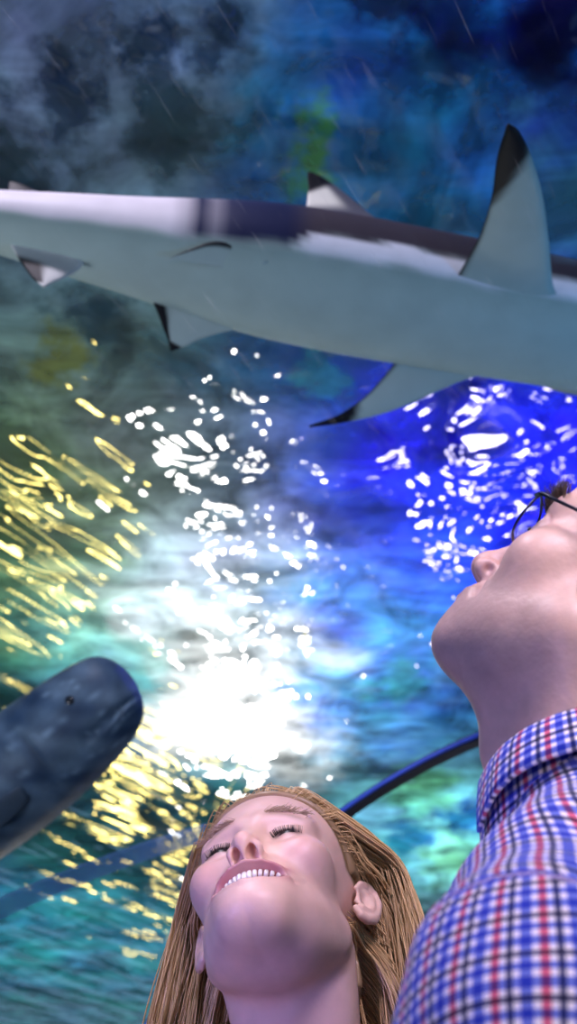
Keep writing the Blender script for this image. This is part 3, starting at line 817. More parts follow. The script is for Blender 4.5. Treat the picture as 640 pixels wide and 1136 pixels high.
# ------------------------------------------------------------------ the woman
def build_woman():
    M = frame_of((-0.31, 0.912, 0.26), (0.0, 0.27, -0.96))
    Mn = np.array(M); hc = np.array(at(309, 1009, 0.985))
    opt = dict(scale=.97, jaw=.94, smile=.007, mw=.039, gap=.020, cheek=1.0, slit=.0023, slitz=-.001, lidcurve=.003, nose=.96, crease=.0032, chin=.011, chink=.034, ear=.86)
    loc = lambda p: ((p - hc.astype(np.float32)) @ Mn.astype(np.float32))
    H = lambda v: hc + Mn @ np.array(v)
    nb = hc + np.array([0.030, 0.058, -0.160])                # base of the neck
    def neck(p):
        d = cap(p, H((0, -.030, -.045)), nb, .047, .048)
        d = smin(d, cap(p, H((.045, -.025, -.045)), nb + (-.022, -.040, -.01), .012, .012), .03)
        d = smin(d, cap(p, H((-.045, -.025, -.045)), nb + (.022, -.040, -.01), .012, .012), .03)
        for s in (-1, 1):
            d = smin(d, cap(p, nb + (0, .015, .0), nb + (s * .16, .015, -.075), .045, .050), .05)
        d = smin(d, ell(p, nb + (0, .01, -.16), (.165, .095, .16)), .05)
        d = smin(d, cap(p, nb + (-.10, -.060, -.055), nb + (-.015, -.072, -.068), .010, .012), .02)
        d = smin(d, cap(p, nb + (.10, -.060, -.055), nb + (.015, -.072, -.068), .010, .012), .02)
        return d
    body_sdf = lambda p: smin(head_sdf(loc(p), opt), neck(p), .011)
    V, F = mesh_sdf(body_sdf, np.minimum(hc - .17, nb - (.25, .14, .26)), np.maximum(hc + .17, nb + (.25, .15, 0)), .0019)
    q = ((V - hc) @ Mn) / opt['scale']; ax_ = np.abs(q[:, 0])
    c = np.tile(np.array([.76, .50, .42]), (len(V), 1))
    def mix(mask, col):
        nonlocal c
        c = c * (1 - mask[:, None]) + np.array(col) * mask[:, None]
    zb = q[:, 2] - opt['smile'] * (ax_ / opt['mw']) ** 2
    lip = np.exp(-((zb + .0615) / .0052) ** 2 - (ax_ / (opt['mw'])) ** 6) + np.exp(-((zb + .0765) / .0055) ** 2 - (ax_ / (opt['mw'] * .95)) ** 6)
    mix(np.clip(lip, 0, 1) * sstep(.062, .074, q[:, 1]) * .85, (.50, .15, .17))
    mix(np.exp(-(ax_ / .026) ** 4 - ((zb + .069) / .0065) ** 4) * sstep(.088, .080, q[:, 1]) * sstep(.05, .06, q[:, 1]), (.16, .03, .03))
    mix(.35 * np.exp(-((ax_ - .043) / .02) ** 2 - ((q[:, 2] + .026) / .018) ** 2) * sstep(.03, .05, q[:, 1]), (.75, .34, .28))
    mix(.35 * np.exp(-(ax_ / .014) ** 2 - ((q[:, 2] + .036) / .010) ** 2) * sstep(.085, .095, q[:, 1]), (.72, .36, .30))
    mix(.9 * np.exp(-((ax_ - .032) / .0125) ** 6 - ((q[:, 2] - opt['slitz'] * 1 + .003 * ((ax_ - .032) / .012) ** 2) / .0044) ** 2) * sstep(.060, .066, q[:, 1]), (.04, .02, .02))
    mix(.55 * np.exp(-((ax_ - .031) / .017) ** 6 - ((q[:, 2] - .0215 + 8 * (ax_ - .026) ** 2) / .003) ** 2) * sstep(.055, .062, q[:, 1]), (.30, .19, .12))
    hl = sstep(-.004, .004, q[:, 2] - (.072 - .9 * np.clip(.070 - q[:, 1], 0, .06)) )
    mix(hl * (q[:, 1] < .08) * 1.0, (.24, .15, .07))
    ob = mesh_obj('person', V, F, skin_f); set_colors(ob, c)
    tag(ob, 'smiling woman with long blond hair looking up, head tilted back below the bright glints', 'person', None)
    # hands below the frame belong to the same body
    # eyes
    em = plain('brown_eye', (.02, .012, .010), .35, noise=.2)
    for s in (-1, 1):
        e = MB(); ec = H(np.array((s * .032, .0632, -.001)) * opt['scale'])
        e.grid(np.array([[ec + .0131 * np.array((math.sin(t) * math.cos(f), math.sin(t) * math.sin(f), math.cos(t))) for f in np.linspace(0, 2 * np.pi, 20, endpoint=False)] for t in np.linspace(.02, np.pi - .02, 14)]), closed_v=True, cap0=True, cap1=True)
        e.build('eye', em, ob)
    for s in (-1, 1):
        n = 46; t = np.linspace(-1, 1, n) + np.random.default_rng(2).normal(0, .02, n)
        Lb = np.stack([s * (.032 + .0118 * t), .0775 - .0045 * t ** 2 - .003 * t, -.0005 - .003 * t ** 2], 1) * opt['scale']
        Pb, gb = scatter_on(body_sdf, hc + Lb @ Mn.T, 4)
        fw = (np.stack([s * .45 * t, 1 + 0 * t, .10 + 0 * t], 1)) @ Mn.T; uw = Mn @ np.array((0, 0, 1.0))
        lp = np.stack([Pb + fw * (.0052 * k / 5) + uw * (.0028 * (k / 5) ** 2 - .001 * k / 5) for k in range(6)], 1)
        lv, lf = strands(lp, .00038 * (1 - .7 * np.linspace(0, 1, 6)))
        lo = mesh_obj('eyelash', lv, lf, hair_m, ob); set_colors(lo, np.tile((.03, .02, .018), (len(lv), 1)))
        n = 110; t = np.random.default_rng(4).random(n); Lb = np.stack([s * (.013 + .034 * t), .088 - .022 * t ** 2, .0225 + .005 * np.sin(t * 2.4 + .35) + np.random.default_rng(6).normal(0, .0016, n)], 1) * opt['scale']
        Pb, gb = scatter_on(body_sdf, hc + Lb @ Mn.T, 4)
        db = (np.array((s * .95, -.2, .15)) @ Mn.T) + np.random.default_rng(8).normal(0, .2, (n, 3))
        bp_ = np.stack([Pb + gb * (.0016 * math.sin(k / 5 * 2)) + db * (.008 * k / 5) for k in range(6)], 1)
        bv, bf = strands(bp_, .00040 * (1 - .6 * np.linspace(0, 1, 6)))
        bo = mesh_obj('eyebrow', bv, bf, hair_m, ob); set_colors(bo, np.tile((.46, .31, .20), (len(bv), 1)))
    # upper teeth on their arch
    tb = MB()
    for k in range(-6, 6):
        x = (k + .5) * .0043; wd = (.0047 if abs(k + .5) < 1 else .0041) * .5
        y = .0835 - .0150 * (x / .028) ** 2; tz = -.0605 + opt['smile'] * .8 * (x / opt['mw']) ** 2
        hgt = .0098 if abs(k + .5) < 1 else .0088 - .0006 * abs(k)
        nrm = np.array([.030 * x / .028 ** 2, 1, 0]); nrm /= np.linalg.norm(nrm); tg = np.array([nrm[1], -nrm[0], 0])
        rows = []
        for z, s_, bul in ((0, .80, 0), (-.25 * hgt, .96, .0010), (-.7 * hgt, 1, .0010), (-.92 * hgt, .92, .0004), (-hgt, .7, -.0004)):
            ring_ = []
            for aa in np.linspace(0, 2 * np.pi, 10, endpoint=False):
                ca, sa = math.cos(aa), math.sin(aa)
                ring_.append(H((np.array([x, y, tz + z]) + tg * wd * s_ * np.sign(ca) * abs(ca) ** .5 + nrm * (.0028 * np.sign(sa) * abs(sa) ** .7 + bul)) * opt['scale']))
            rows.append(ring_)
        tb.grid(np.array(rows), closed_v=True, cap0=True, cap1=True)
    tb.build('teeth', plain('tooth_enamel', (.86, .82, .76), .2, noise=.05, scale=200), ob)
    # hair: a close cap plus long strands combed back from the hairline and hanging over the shoulders
    rng = np.random.default_rng(11)
    n = 5200
    u = rng.normal(size=(n * 4, 3)); u /= np.linalg.norm(u, axis=1)[:, None]
    L = np.array((0, -.012, .036)) + u * np.array((.073, .094, .080))
    def scalp(L):
        x, y, z = np.abs(L[:, 0]), L[:, 1], L[:, 2]
        line = np.where(y > .02, .072 - .62 * (.080 - y), np.where(y > -.015, .034 - 1.2 * (.02 - y), -.045))
        return z > line
    L = L[scalp(L)][:n]; n = len(L)
    keep_off = rng.uniform(.001, .011, n)
    Pn, _ = scatter_on(body_sdf, (hc + (L * opt['scale']) @ Mn.T), 3)
    pos = Pn.copy(); m = 64; step = .0072
    sx = np.where(rng.random(n) < .5 + 6 * L[:, 0], 1, -1); sx = np.where(np.abs(L[:, 0]) > .02, np.sign(L[:, 0]), sx)
    paths = np.zeros((n, m, 3)); paths[:, 0] = pos
    lenf = rng.uniform(.82, 1.0, n)
    side = rng.normal(0, 1, n); wav = rng.uniform(0, 6.28, n); clump = np.round(side * 2) / 2
    for i in range(1, m):
        q = ((pos - hc) @ Mn) / opt['scale']
        s = i * step
        comb = np.stack([sx * (.55 + 0 * q[:, 0]), -.85 + 0 * sx, np.where(q[:, 2] > .05, .05, -.35)], 1)
        # above the ear the hair is swept back behind it
        near = (q[:, 1] > -.035) & (q[:, 2] < .045)
        comb[near] = np.stack([sx[near] * .15, -1.0 + 0 * sx[near], -.10 + 0 * sx[near]], 1)
        comb = comb @ Mn.T
        gw = sstep(.05, .17, s + .05 * sstep(.0, -.06, q[:, 1]))
        fall = np.array([0, 0, -1.0]) + (Mn @ np.array([1, 0, 0])) [None] * (sx * (.25 + .07 * clump))[:, None] * math.exp(-s * 3.0) + np.array([0, -.10, 0])
        fall = fall + np.stack([.06 * np.sin(wav + s * 26), .06 * np.cos(wav * 1.3 + s * 21), 0 * s + 0 * wav], 1)
        dr = comb * (1 - gw)[:, None] + fall * gw[:, None]
        dr /= np.linalg.norm(dr, axis=1)[:, None]
        pos = pos + dr * step * lenf[:, None]
        d = body_sdf(pos.astype(np.float32)); e = .003
        want = keep_off + .002
        bad = d < want
        if bad.any():
            pb = pos[bad]
            gr = np.stack([body_sdf((pb + np.eye(3)[a] * e).astype(np.float32)) - body_sdf((pb - np.eye(3)[a] * e).astype(np.float32)) for a in range(3)], 1)
            gr /= np.linalg.norm(gr, axis=1)[:, None] + 1e-9
            pos[bad] = pb + gr * (want - d)[bad][:, None]
        paths[:, i] = pos
    Q = ((paths - hc) @ Mn) / opt['scale']
    keep = ~((Q[..., 1] > .0) & (np.abs(Q[..., 0]) < .066) & (Q[..., 2] < .02)).any(1)
    keep &= ~((np.abs(Q[..., 0]) > .070) & (Q[..., 1] > -.036) & (Q[..., 2] < .030) & (Q[..., 2] > -.06) & (np.abs(Q[..., 0]) < .115)).any(1)
    paths = paths[keep]; n = len(paths)
    tp = np.linspace(0, 1, m)
    rad = .00075 * np.minimum(1, .5 + 6 * tp) * (1 - .75 * tp ** 6)
    SV, SF = strands(paths, rad)
    hue = rng.random(n)
    sc = np.stack([.70 + .22 * hue, .45 + .19 * hue, .20 + .12 * hue], 1) * (.6 + .4 * rng.random(n))[:, None]
    SCc = np.repeat(sc, m * 3, 0)
    # the cap: a layer just over the scalp
    def capsdf(p):
        l = loc(p) / opt['scale']
        d = body_sdf(p) - .0045
        x, y, z = np.abs(l[:, 0]), l[:, 1], l[:, 2]
        line = np.where(y > .02, .074 - .62 * (.080 - y), np.where(y > -.012, .037 - 1.0 * (.02 - y), .005 - 1.6 * (-.012 - y)))
        line = np.maximum(line, -.062)
        d = smax(d, (line - z) * .7, .004)
        d = smax(d, -ell(np.stack([x, y, z], 1), (.086, -.014, -.008), (.034, .030, .036)), .004)
        return smax(d, -(body_sdf(p) + .003), .002)
    CV, CF = mesh_sdf(capsdf, hc - .15, hc + .15, .0030)
    hv = np.vstack([CV, SV]); hf = np.vstack([CF, SF + len(CV)])
    ho = mesh_obj('hair', hv, hf, hair_m, ob); set_colors(ho, np.vstack([np.tile((.34, .22, .11), (len(CV), 1)), SCc]))
    # a knitted top, trousers and shoes
    top_m = plain('navy_knit', (.03, .035, .06), .9, noise=.4, scale=300, bump=.0006)
    sh_ = [nb + np.array((s * .165, .02, -.085)) for s in (-1, 1)]; el_ = [nb + np.array((s * .215, .03, -.36)) for s in (-1, 1)]; wr_ = [nb + np.array((s * .225, -.03, -.60)) for s in (-1, 1)]
    def top(p):
        d = np.minimum(ell(p, nb + (0, .01, -.17), (.175, .105, .17)), 9)
        d = smin(d, cap(p, nb + (0, .01, -.22), nb + (0, .01, -.50), .125, .135), .08)
        d = smin(d, cap(p, sh_[0], sh_[1], .058, .058), .05)
        for k in (0, 1): d = smin(d, chain(p, [sh_[k], el_[k], wr_[k]], (.060, .047, .036)), .03)
        d = smax(d, -cap(p, nb + (0, -.03, -.02), nb + (0, -.05, .3), .085, .10), .01)
        return smax(d, .60 * -1 - (p[:, 2] - nb[2]), .005)
    cloth_tube(top, nb - (.32, .22, .63), nb + (.32, .22, .06), .008, 'top', top_m, ob)
    for k, s in ((0, -1), (1, 1)):
        HV, HF = mesh_sdf(lambda p: hand_sdf(p, wr_[k] + (0, 0, -.03), s), wr_[k] - (.09, .09, .24), wr_[k] + (.09, .09, .09), .0035)
        hands.append((HV, HF))
    legs_and_shoes(ob, (nb[0], nb[1] + .02, 0), (0, -1, 0), .84, (plain('blue_denim', (.04, .07, .16), .85, noise=.3, scale=200), plain('grey_canvas', (.25, .25, .27), .8, noise=.2, scale=90)))
    arms = [(np.array([sh_[k], el_[k], wr_[k] + (0, 0, .05)]), ) for k in (0, 1)]
    join_hands(ob, hands, (.72, .47, .38), [a[0] for a in arms])
hands = []
def join_hands(ob, hs, col, arms):
    """Append arms and hands to the body's own mesh, sewn on so that the body stays one piece."""
    me = ob.data
    V0 = np.zeros(len(me.vertices) * 3, np.float32); me.vertices.foreach_get('co', V0); V0 = V0.reshape(-1, 3)
    F0 = np.zeros(len(me.loops), np.int32); me.loops.foreach_get('vertex_index', F0); F0 = F0.reshape(-1, 4)
    C0 = np.zeros(len(me.vertices) * 4, np.float32); me.color_attributes['pigment'].data.foreach_get('color', C0); C0 = C0.reshape(-1, 4)[:, :3]
    nb_ = len(V0)
    for (v, f), a in zip(hs, arms):
        pts = catmull(a, 14); rad = np.linspace(.040, .024, 14); T = np.gradient(pts, axis=0); T /= np.linalg.norm(T, axis=1)[:, None]
        x = np.cross(T, (.3, .9, .1)); x /= np.linalg.norm(x, axis=1)[:, None]; y = np.cross(T, x)
        t = np.linspace(0, 2 * np.pi, 16, endpoint=False)
        tv = (pts[:, None] + rad[:, None, None] * (np.cos(t)[:, None] * x[:, None] + np.sin(t)[:, None] * y[:, None])).reshape(-1, 3)
        i, j = np.meshgrid(np.arange(13), np.arange(16), indexing='ij'); j2 = (j + 1) % 16
        tf = np.stack([i * 16 + j, i * 16 + j2, (i + 1) * 16 + j2, (i + 1) * 16 + j], -1).reshape(-1, 4)
        n0 = len(V0); V0 = np.vstack([V0, tv]); F0 = np.vstack([F0, tf + n0]); n1 = len(V0)
        V0 = np.vstack([V0, v]); F0 = np.vstack([F0, f + n1])
        for ring0, lo, hi in ((n0, 0, nb_), (n1 - 16, n1, len(V0))):      # stitch shoulder and wrist
            near = lo + np.array([np.argmin(((V0[lo:hi] - V0[ring0 + q]) ** 2).sum(1)) for q in range(16)])
            for q in range(16):
                q2 = (q + 1) % 16
                if near[q] != near[q2]: F0 = np.vstack([F0, [[ring0 + q, ring0 + q2, near[q2], near[q]]]])
        C0 = np.vstack([C0, np.tile(col, (len(V0) - len(C0), 1))])
    mat = me.materials[0]
    tmp = mesh_obj('body', V0, F0.astype(np.int64), mat); new = tmp.data
    ob.data = new; bpy.data.objects.remove(tmp); bpy.data.meshes.remove(me); new.name = 'person'
    set_colors(ob, C0); hs.clear()
build_woman()
# ------------------------------------------------------------------ the man
def build_man():
    M = frame_of((-0.60, 0.50, -0.62), (0.72, 0.67, -0.17))
    Mn = np.array(M); hc = np.array(CAM + RIGHT * .233 - UP * .068 + FWD * .765)
    opt = dict(scale=.99, jaw=1.04, smile=.002, mw=.027, gap=0, cheek=.2, slit=.0035, slitz=-.001, nose=1.12, crease=.0026, chin=.017, brow=.0105, ear=1.05, eary=.016)
    loc = lambda p: ((p - hc.astype(np.float32)) @ Mn.astype(np.float32))
    H = lambda v: hc + Mn @ np.array(v)
    nb = np.array(CAM + RIGHT * .212 - UP * .180 + FWD * .715)
    fa = np.array((-.80, .60, 0)); rt = np.array((fa[1], -fa[0], 0)); up = np.array((0, 0, 1.0))
    TB = np.stack([rt, fa, up], 1)                            # torso frame: x right, y front, z up
    tl = lambda p: (p - nb.astype(np.float32)) @ TB.astype(np.float32)
    T = lambda v: nb + TB @ np.array(v)
    def neck(p):
        d = cap(p, H((0, -.026, -.050)), nb + (0, 0, -.03), .059, .064)
        d = smin(d, cap(p, H((0, .042, -.084)), T((0, .046, -.02)), .021, .016), .05)
        for s in (-1, 1):
            d = smin(d, cap(p, H((s * .058, -.022, -.05)), T((s * .02, .056, -.03)), .013, .012), .025)
            d = smin(d, cap(p, T((0, -.015, -.055)), T((s * .11, -.01, -.165)), .040, .034), .04)
        d = smin(d, ell(p, T((0, 0, -.22)), (.10, .10, .17)), .05)
        a = H((0, .012, -.108)) * .55 + T((0, .066, 0)) * .45
        return smin(d, np.linalg.norm(p - a.astype(np.float32), axis=1) - .013, .03)
    body_sdf = lambda p: smin(head_sdf(loc(p), opt), neck(p), .026)
    V, F = mesh_sdf(body_sdf, np.minimum(hc - .18, nb - .20), np.maximum(hc + .18, nb + .20), .0020)
    q = ((V - hc) @ Mn) / opt['scale']; ax_ = np.abs(q[:, 0])
    c = np.tile(np.array([.62, .41, .34]), (len(V), 1))
    def mix(mask, col):
        nonlocal c
        c = c * (1 - mask[:, None]) + np.array(col) * mask[:, None]
    st = sstep(-.035, -.060, q[:, 2]) * sstep(-.02, .02, q[:, 1]) * sstep(-.16, -.125, q[:, 2] + .4 * (q[:, 1] - .07))
    mix(.42 * st, (.24, .19, .18))
    mix(np.clip(np.exp(-((q[:, 2] + .0672) / .008) ** 2 - (ax_ / .025) ** 6), 0, 1) * sstep(.072, .084, q[:, 1]) * .6, (.48, .20, .18))
    mix(.35 * np.exp(-(ax_ / .016) ** 2 - ((q[:, 2] + .036) / .012) ** 2) * sstep(.085, .097, q[:, 1]), (.66, .30, .25))
    mix(.8 * np.exp(-((ax_ - .032) / .0125) ** 6 - ((q[:, 2] + .001) / .004) ** 2) * sstep(.062, .068, q[:, 1]), (.08, .05, .04))
    mix(.5 * (sstep(.055, .075, q[:, 2] + .2 * (.07 - q[:, 1]))), (.30, .25, .21))
    ob = mesh_obj('person', V, F, skin_m); set_colors(ob, c)
    tag(ob, 'man in glasses and blue and red checked shirt with head thrown back', 'person')
    em = plain('grey_eye', (.04, .05, .06), .08, noise=.2)
    for s in (-1, 1):
        e = MB(); ec = H(np.array((s * .032, .0632, -.001)) * opt['scale'])
        e.grid(np.array([[ec + .0131 * np.array((math.sin(t) * math.cos(f), math.sin(t) * math.sin(f), math.cos(t))) for f in np.linspace(0, 2 * np.pi, 20, endpoint=False)] for t in np.linspace(.02, np.pi - .02, 14)]), closed_v=True, cap0=True, cap1=True)
        e.build('eye', em, ob)
    rng = np.random.default_rng(5)
    # short hair and bushy eyebrows
    n = 5000
    u = rng.normal(size=(n * 4, 3)); u /= np.linalg.norm(u, axis=1)[:, None]
    L = np.array((0, -.012, .036)) + u * np.array((.073, .094, .080))
    y, z = L[:, 1], L[:, 2]
    line = np.where(y > .02, .088 - .75 * (.080 - y), np.where(y > -.015, .043 - 1.5 * (.02 - y), -.045))
    line = np.where(y > -.012, np.maximum(line, .034), line)
    L = L[z > line][:n]; n = len(L)
    Pn, gr = scatter_on(body_sdf, hc + (L * opt['scale']) @ Mn.T, 3)
    cd_ = (np.array((0, -.9, -.35)) @ Mn.T) + rng.normal(0, .25, (n, 3))
    m = 9; paths = np.zeros((n, m, 3)); ln = rng.uniform(.018, .03, n)
    for i in range(m):
        t = i / (m - 1); paths[:, i] = Pn + gr * (.010 * math.sin(t * 1.6))[..., None] + cd_ * (ln * t ** 1.3)[:, None] if False else Pn + gr * (.009 * math.sin(t * 2.2)) + cd_ * (ln * t ** 1.3)[:, None]
    SV, SF = strands(paths, .0007 * (1 - .7 * np.linspace(0, 1, m)))
    hu = rng.random(n); scol = np.stack([.20 + .22 * hu, .17 + .21 * hu, .14 + .20 * hu], 1)
    ho = mesh_obj('hair', SV, SF, hair_m, ob); set_colors(ho, np.repeat(scol, m * 3, 0))
    for s in (-1, 1):
        n = 220; t = rng.random(n); Lb = np.stack([s * (.014 + .034 * t), .085 - .022 * t ** 2, .021 + .006 * np.sin(t * 2.6) + rng.normal(0, .0022, n)], 1) * opt['scale']
        Pb, gb = scatter_on(body_sdf, hc + Lb @ Mn.T, 4)
        db = (np.array((s * .9, -.1, .25)) @ Mn.T) + rng.normal(0, .3, (n, 3))
        paths = np.stack([Pb + gb * (.0035 * math.sin(k / 5 * 2)) + db * (.010 * k / 5) for k in range(6)], 1)
        bv, bf = strands(paths, .00045 * (1 - .6 * np.linspace(0, 1, 6)))
        bo = mesh_obj('eyebrow', bv, bf, hair_m, ob); set_colors(bo, np.tile((.16, .12, .09), (len(bv), 1)))
    # ---- shirt
    shl = [T((s * .155, -.005, -.155)) for s in (-1, 1)]; elb = [T((s * .235, -.01, -.40)) for s in (-1, 1)]; wri = [T((s * .235, .06, -.64)) for s in (-1, 1)]
    def folds(l):
        a = .0022 * np.sin(l[:, 0] * 46 + l[:, 2] * 30 + 2 * np.sin(l[:, 2] * 17)) + .0020 * np.sin(l[:, 0] * 21 - l[:, 2] * 62 + 1.3 * np.sin(l[:, 0] * 30) + l[:, 1] * 25)
        b = .0016 * np.sin(l[:, 0] * 70 + l[:, 2] * 48 + 1.5 * np.sin(l[:, 2] * 24)) * sstep(-.08, -.14, l[:, 2]) + .0052 * np.sin(np.hypot(np.abs(l[:, 0]) - .16, l[:, 2] + .17) * 95 + l[:, 1] * 12) * np.exp(-(np.hypot(np.abs(l[:, 0]) - .15, l[:, 2] + .19) / .09) ** 2)
        return a * sstep(0, -.10, l[:, 2]) + b
    def torso(l):
        d = ell(l, (0, 0, -.19), (.188, .118, .175))
        d = smin(d, cap(l * np.array((.76, 1, 1), np.float32), (0, 0, -.24), (0, 0, -.60), .122, .128), .08)
        for s in (-1, 1):
            d = smin(d, cap(l, (s * .025, -.012, -.072), (s * .150, -.008, -.170), .056, .048), .035)
        return d
    def sleeve(l, k):
        s = (-1, 1)[k]
        return chain(l, [(s * .155, -.005, -.180), (s * .176, -.005, -.205), (s * .235, -.01, -.40), (s * .235, .06, -.63)], (.064, .063, .052, .040))
    def shirt_sdf(p):
        l = tl(p)
        d = torso(l)
        for k in (0, 1): d = smin(d, sleeve(l, k), .022)
        d = smin(d, cap(l, (0, -.008, -.13), (0, .0, -.035), .105, .068), .04)
        d = d + folds(l)
        d = smax(d, -(smin(cap(l, (0, .006, -.05), (0, .012, .12), .058, .066), ell(l, (0, .085, -.02), (.030, .045, .065)), .02)), .006)   # neck opening
        hem = -.62 - l[:, 2]
        return smax(d, np.where(np.abs(l[:, 0]) < .21, hem, -.66 - l[:, 2]), .006)
    V, F = mesh_sdf(shirt_sdf, nb - (.33, .33, .70), nb + (.33, .33, .08), .0040)
    def plaid_uv(P, seam=True):
        l = tl(P.astype(np.float32)); x, y, z = l[:, 0], l[:, 1], l[:, 2]
        uvw = np.zeros((len(P), 3))
        # back / front panels: vertical warp, horizontal weft
        ang_ = np.arctan2(x, np.where(y < 0, -y, y))
        uvw[:, 0] = ang_ * .150; uvw[:, 1] = z
        # yoke over the shoulders: warp runs from the collar to the sleeve head
        yk = (z > -.118 - .25 * np.abs(y)) if False else (z > -.105 - .30 * np.abs(x))
        uvw[yk, 0] = y[yk] - z[yk] * .5; uvw[yk, 1] = np.abs(x[yk]) * 1.08
        dt = torso(l)
        for k, s in enumerate((-1, 1)):
            ds = sleeve(l, k); sel = (ds < dt - .004)
            a = np.array((s * .176, -.005, -.205)); b = np.array((s * .235, -.01, -.40)); ab = (b - a) / np.linalg.norm(b - a)
            r_ = l - a; v = r_ @ ab; pp = r_ - v[:, None] * ab
            e1 = np.array((0, 1.0, 0)); e1 = e1 - ab * (e1 @ ab); e1 /= np.linalg.norm(e1); e2 = np.cross(ab, e1)
            th = np.arctan2(pp @ e1, pp @ e2 * s)
            uvw[sel, 0] = th[sel] * .058 + .004; uvw[sel, 1] = v[sel] + .009
        return uvw
    def attr(o, u):
        a = o.data.attributes.new('weave', 'FLOAT_VECTOR', 'POINT'); a.data.foreach_set('vector', np.asarray(u, np.float32).ravel())
    def plaid():
        m, nt, b, out = new_mat('checked_cotton'); Lk = nt.links.new
        at_ = node(nt, 'ShaderNodeAttribute'); at_.attribute_name = 'weave'
        sp = node(nt, 'ShaderNodeSeparateXYZ'); Lk(at_.outputs['Vector'], sp.inputs[0])
        res = []
        for k in (0, 1):
            mu = node(nt, 'ShaderNodeMath', operation='MULTIPLY'); Lk(sp.outputs[k], mu.inputs[0]); mu.inputs[1].default_value = 1 / .0200
            fr = node(nt, 'ShaderNodeMath', operation='FRACT'); Lk(mu.outputs[0], fr.inputs[0])
            rp = node(nt, 'ShaderNodeValToRGB'); rp.color_ramp.interpolation = 'CONSTANT'
            els = [(0, (.05, .11, .62)), (.24, (.92, .88, .95)), (.38, (.015, .02, .12)), (.52, (.92, .88, .95)), (.66, (.70, .05, .16) if k == 0 else (.05, .11, .62)), (.84, (.92, .88, .95))]
            rp.color_ramp.elements[0].position = 0; rp.color_ramp.elements[0].color = (*els[0][1], 1)
            rp.color_ramp.elements[1].position = els[1][0]; rp.color_ramp.elements[1].color = (*els[1][1], 1)
            for pz, cc in els[2:]:
                q_ = rp.color_ramp.elements.new(pz); q_.color = (*cc, 1)
            Lk(fr.outputs[0], rp.inputs[0]); res.append(rp.outputs[0])
        mx = node(nt, 'ShaderNodeMix', data_type='RGBA', blend_type='MULTIPLY'); mx.inputs[0].default_value = 1
        Lk(res[0], mx.inputs[6]); Lk(res[1], mx.inputs[7])
        m2 = node(nt, 'ShaderNodeMix', data_type='RGBA'); m2.inputs[0].default_value = .5; Lk(res[0], m2.inputs[6]); Lk(res[1], m2.inputs[7])
        m3 = node(nt, 'ShaderNodeMix', data_type='RGBA'); m3.inputs[0].default_value = .2; Lk(mx.outputs[2], m3.inputs[6]); Lk(m2.outputs[2], m3.inputs[7])
        Lk(m3.outputs[2], b.inputs['Base Color'])
        b.inputs['Roughness'].default_value = .85; b.inputs['Specular IOR Level'].default_value = .2
        b.inputs['Sheen Weight'].default_value = .1
        return m
    pm = plaid()
    shirt = mesh_obj('shirt', V, F, pm, ob); attr(shirt, plaid_uv(V))
    # collar: a stand around the neck and a leaf folded over it, open at the front
    def collar(rows, name, parent, amax, th=.0014):
        """rows: list of functions angle -> point; thick cloth."""
        A = np.linspace(-amax, amax, 90)
        g = np.array([[r_(a) for a in A] for r_ in rows])
        nr = np.cross(np.gradient(g, axis=0), np.gradient(g, axis=1)); nr /= np.linalg.norm(nr, axis=2)[..., None] + 1e-9
        a0 = g + nr * th; b0 = g - nr * th
        ring_ = np.concatenate([a0, b0[::-1]], 0)
        mb = MB(); mb.grid(ring_, closed_u=True)
        # close the two ends
        o = mb.build(name, pm, parent)
        arc = np.concatenate([[0], np.cumsum(np.linalg.norm(np.diff(g[len(g) // 2], axis=0), axis=1))])
        acr_ = np.concatenate([[0], np.cumsum(np.linalg.norm(np.diff(g[:, 45], axis=0), axis=1))])
        uv_ = np.zeros((*ring_.shape[:2], 3)); uv_[..., 0] = arc[None]; uv_[:len(g), :, 1] = acr_[:, None]; uv_[len(g):, :, 1] = acr_[::-1][:, None]
        attr(o, uv_.reshape(-1, 3))
        return o
    def cr(a, rad, z, drop=0, pt=0):
        # a = 0 at the nape, +-pi at the throat
        f_ = abs(a) / 2.72
        x = math.sin(a) * rad * (1.0 + .0 * f_); y = -math.cos(a) * rad * 1.06 + .016 + pt * sstep(.75, 1.0, f_) * .02
        return T((x, y, z - .030 * f_ ** 2 - drop * sstep(.70, 1.0, f_)))
    stand = collar([lambda a, k=k: cr(a, .0745 - .0055 * k / 4, -.040 + .068 * k / 4) for k in range(5)], 'collar_stand', shirt, 2.72)
    leaf = collar([lambda a, k=k: cr(a, .0700 + .0225 * (k / 7) ** .8 * (1 - .62 * float(sstep(1.5, 2.3, abs(a)))), .029 + .006 * math.sin(k / 7 * 3.1) - .036 * (k / 7) ** 1.25, .008 * (k / 7), 0) for k in range(8)], 'collar', shirt, 2.30)
    # placket with buttons
    pk = MB(); zz = np.linspace(-.075, -.60, 60)
    def front(z, x):
        p = T((x, .20, z)); dr_ = -TB[:, 1]
        for _ in range(40):
            d = float(shirt_sdf(p[None].astype(np.float32))[0])
            if d < .0004: break
            p = p + dr_ * max(d, .0002) * .8
        return p
    g = np.array([[front(z, x) - dr * TB[:, 1] for x, dr in ((-.016, .003), (-.016, -.0028), (0, -.0032), (.016, -.0028), (.016, .003))] for z in zz])
    pk.grid(g, closed_v=True, cap0=True, cap1=True)
    po = pk.build('placket', pm, shirt); attr(po, np.array([[(x, z, 0) for x in (-.018, -.016, 0, .016, .018)] for z in zz]).reshape(-1, 3).tolist() + [(0, zz[0], 0), (0, zz[-1], 0)])
    bm_ = plain('shirt_button', (.75, .75, .8), .3, noise=.1, scale=200)
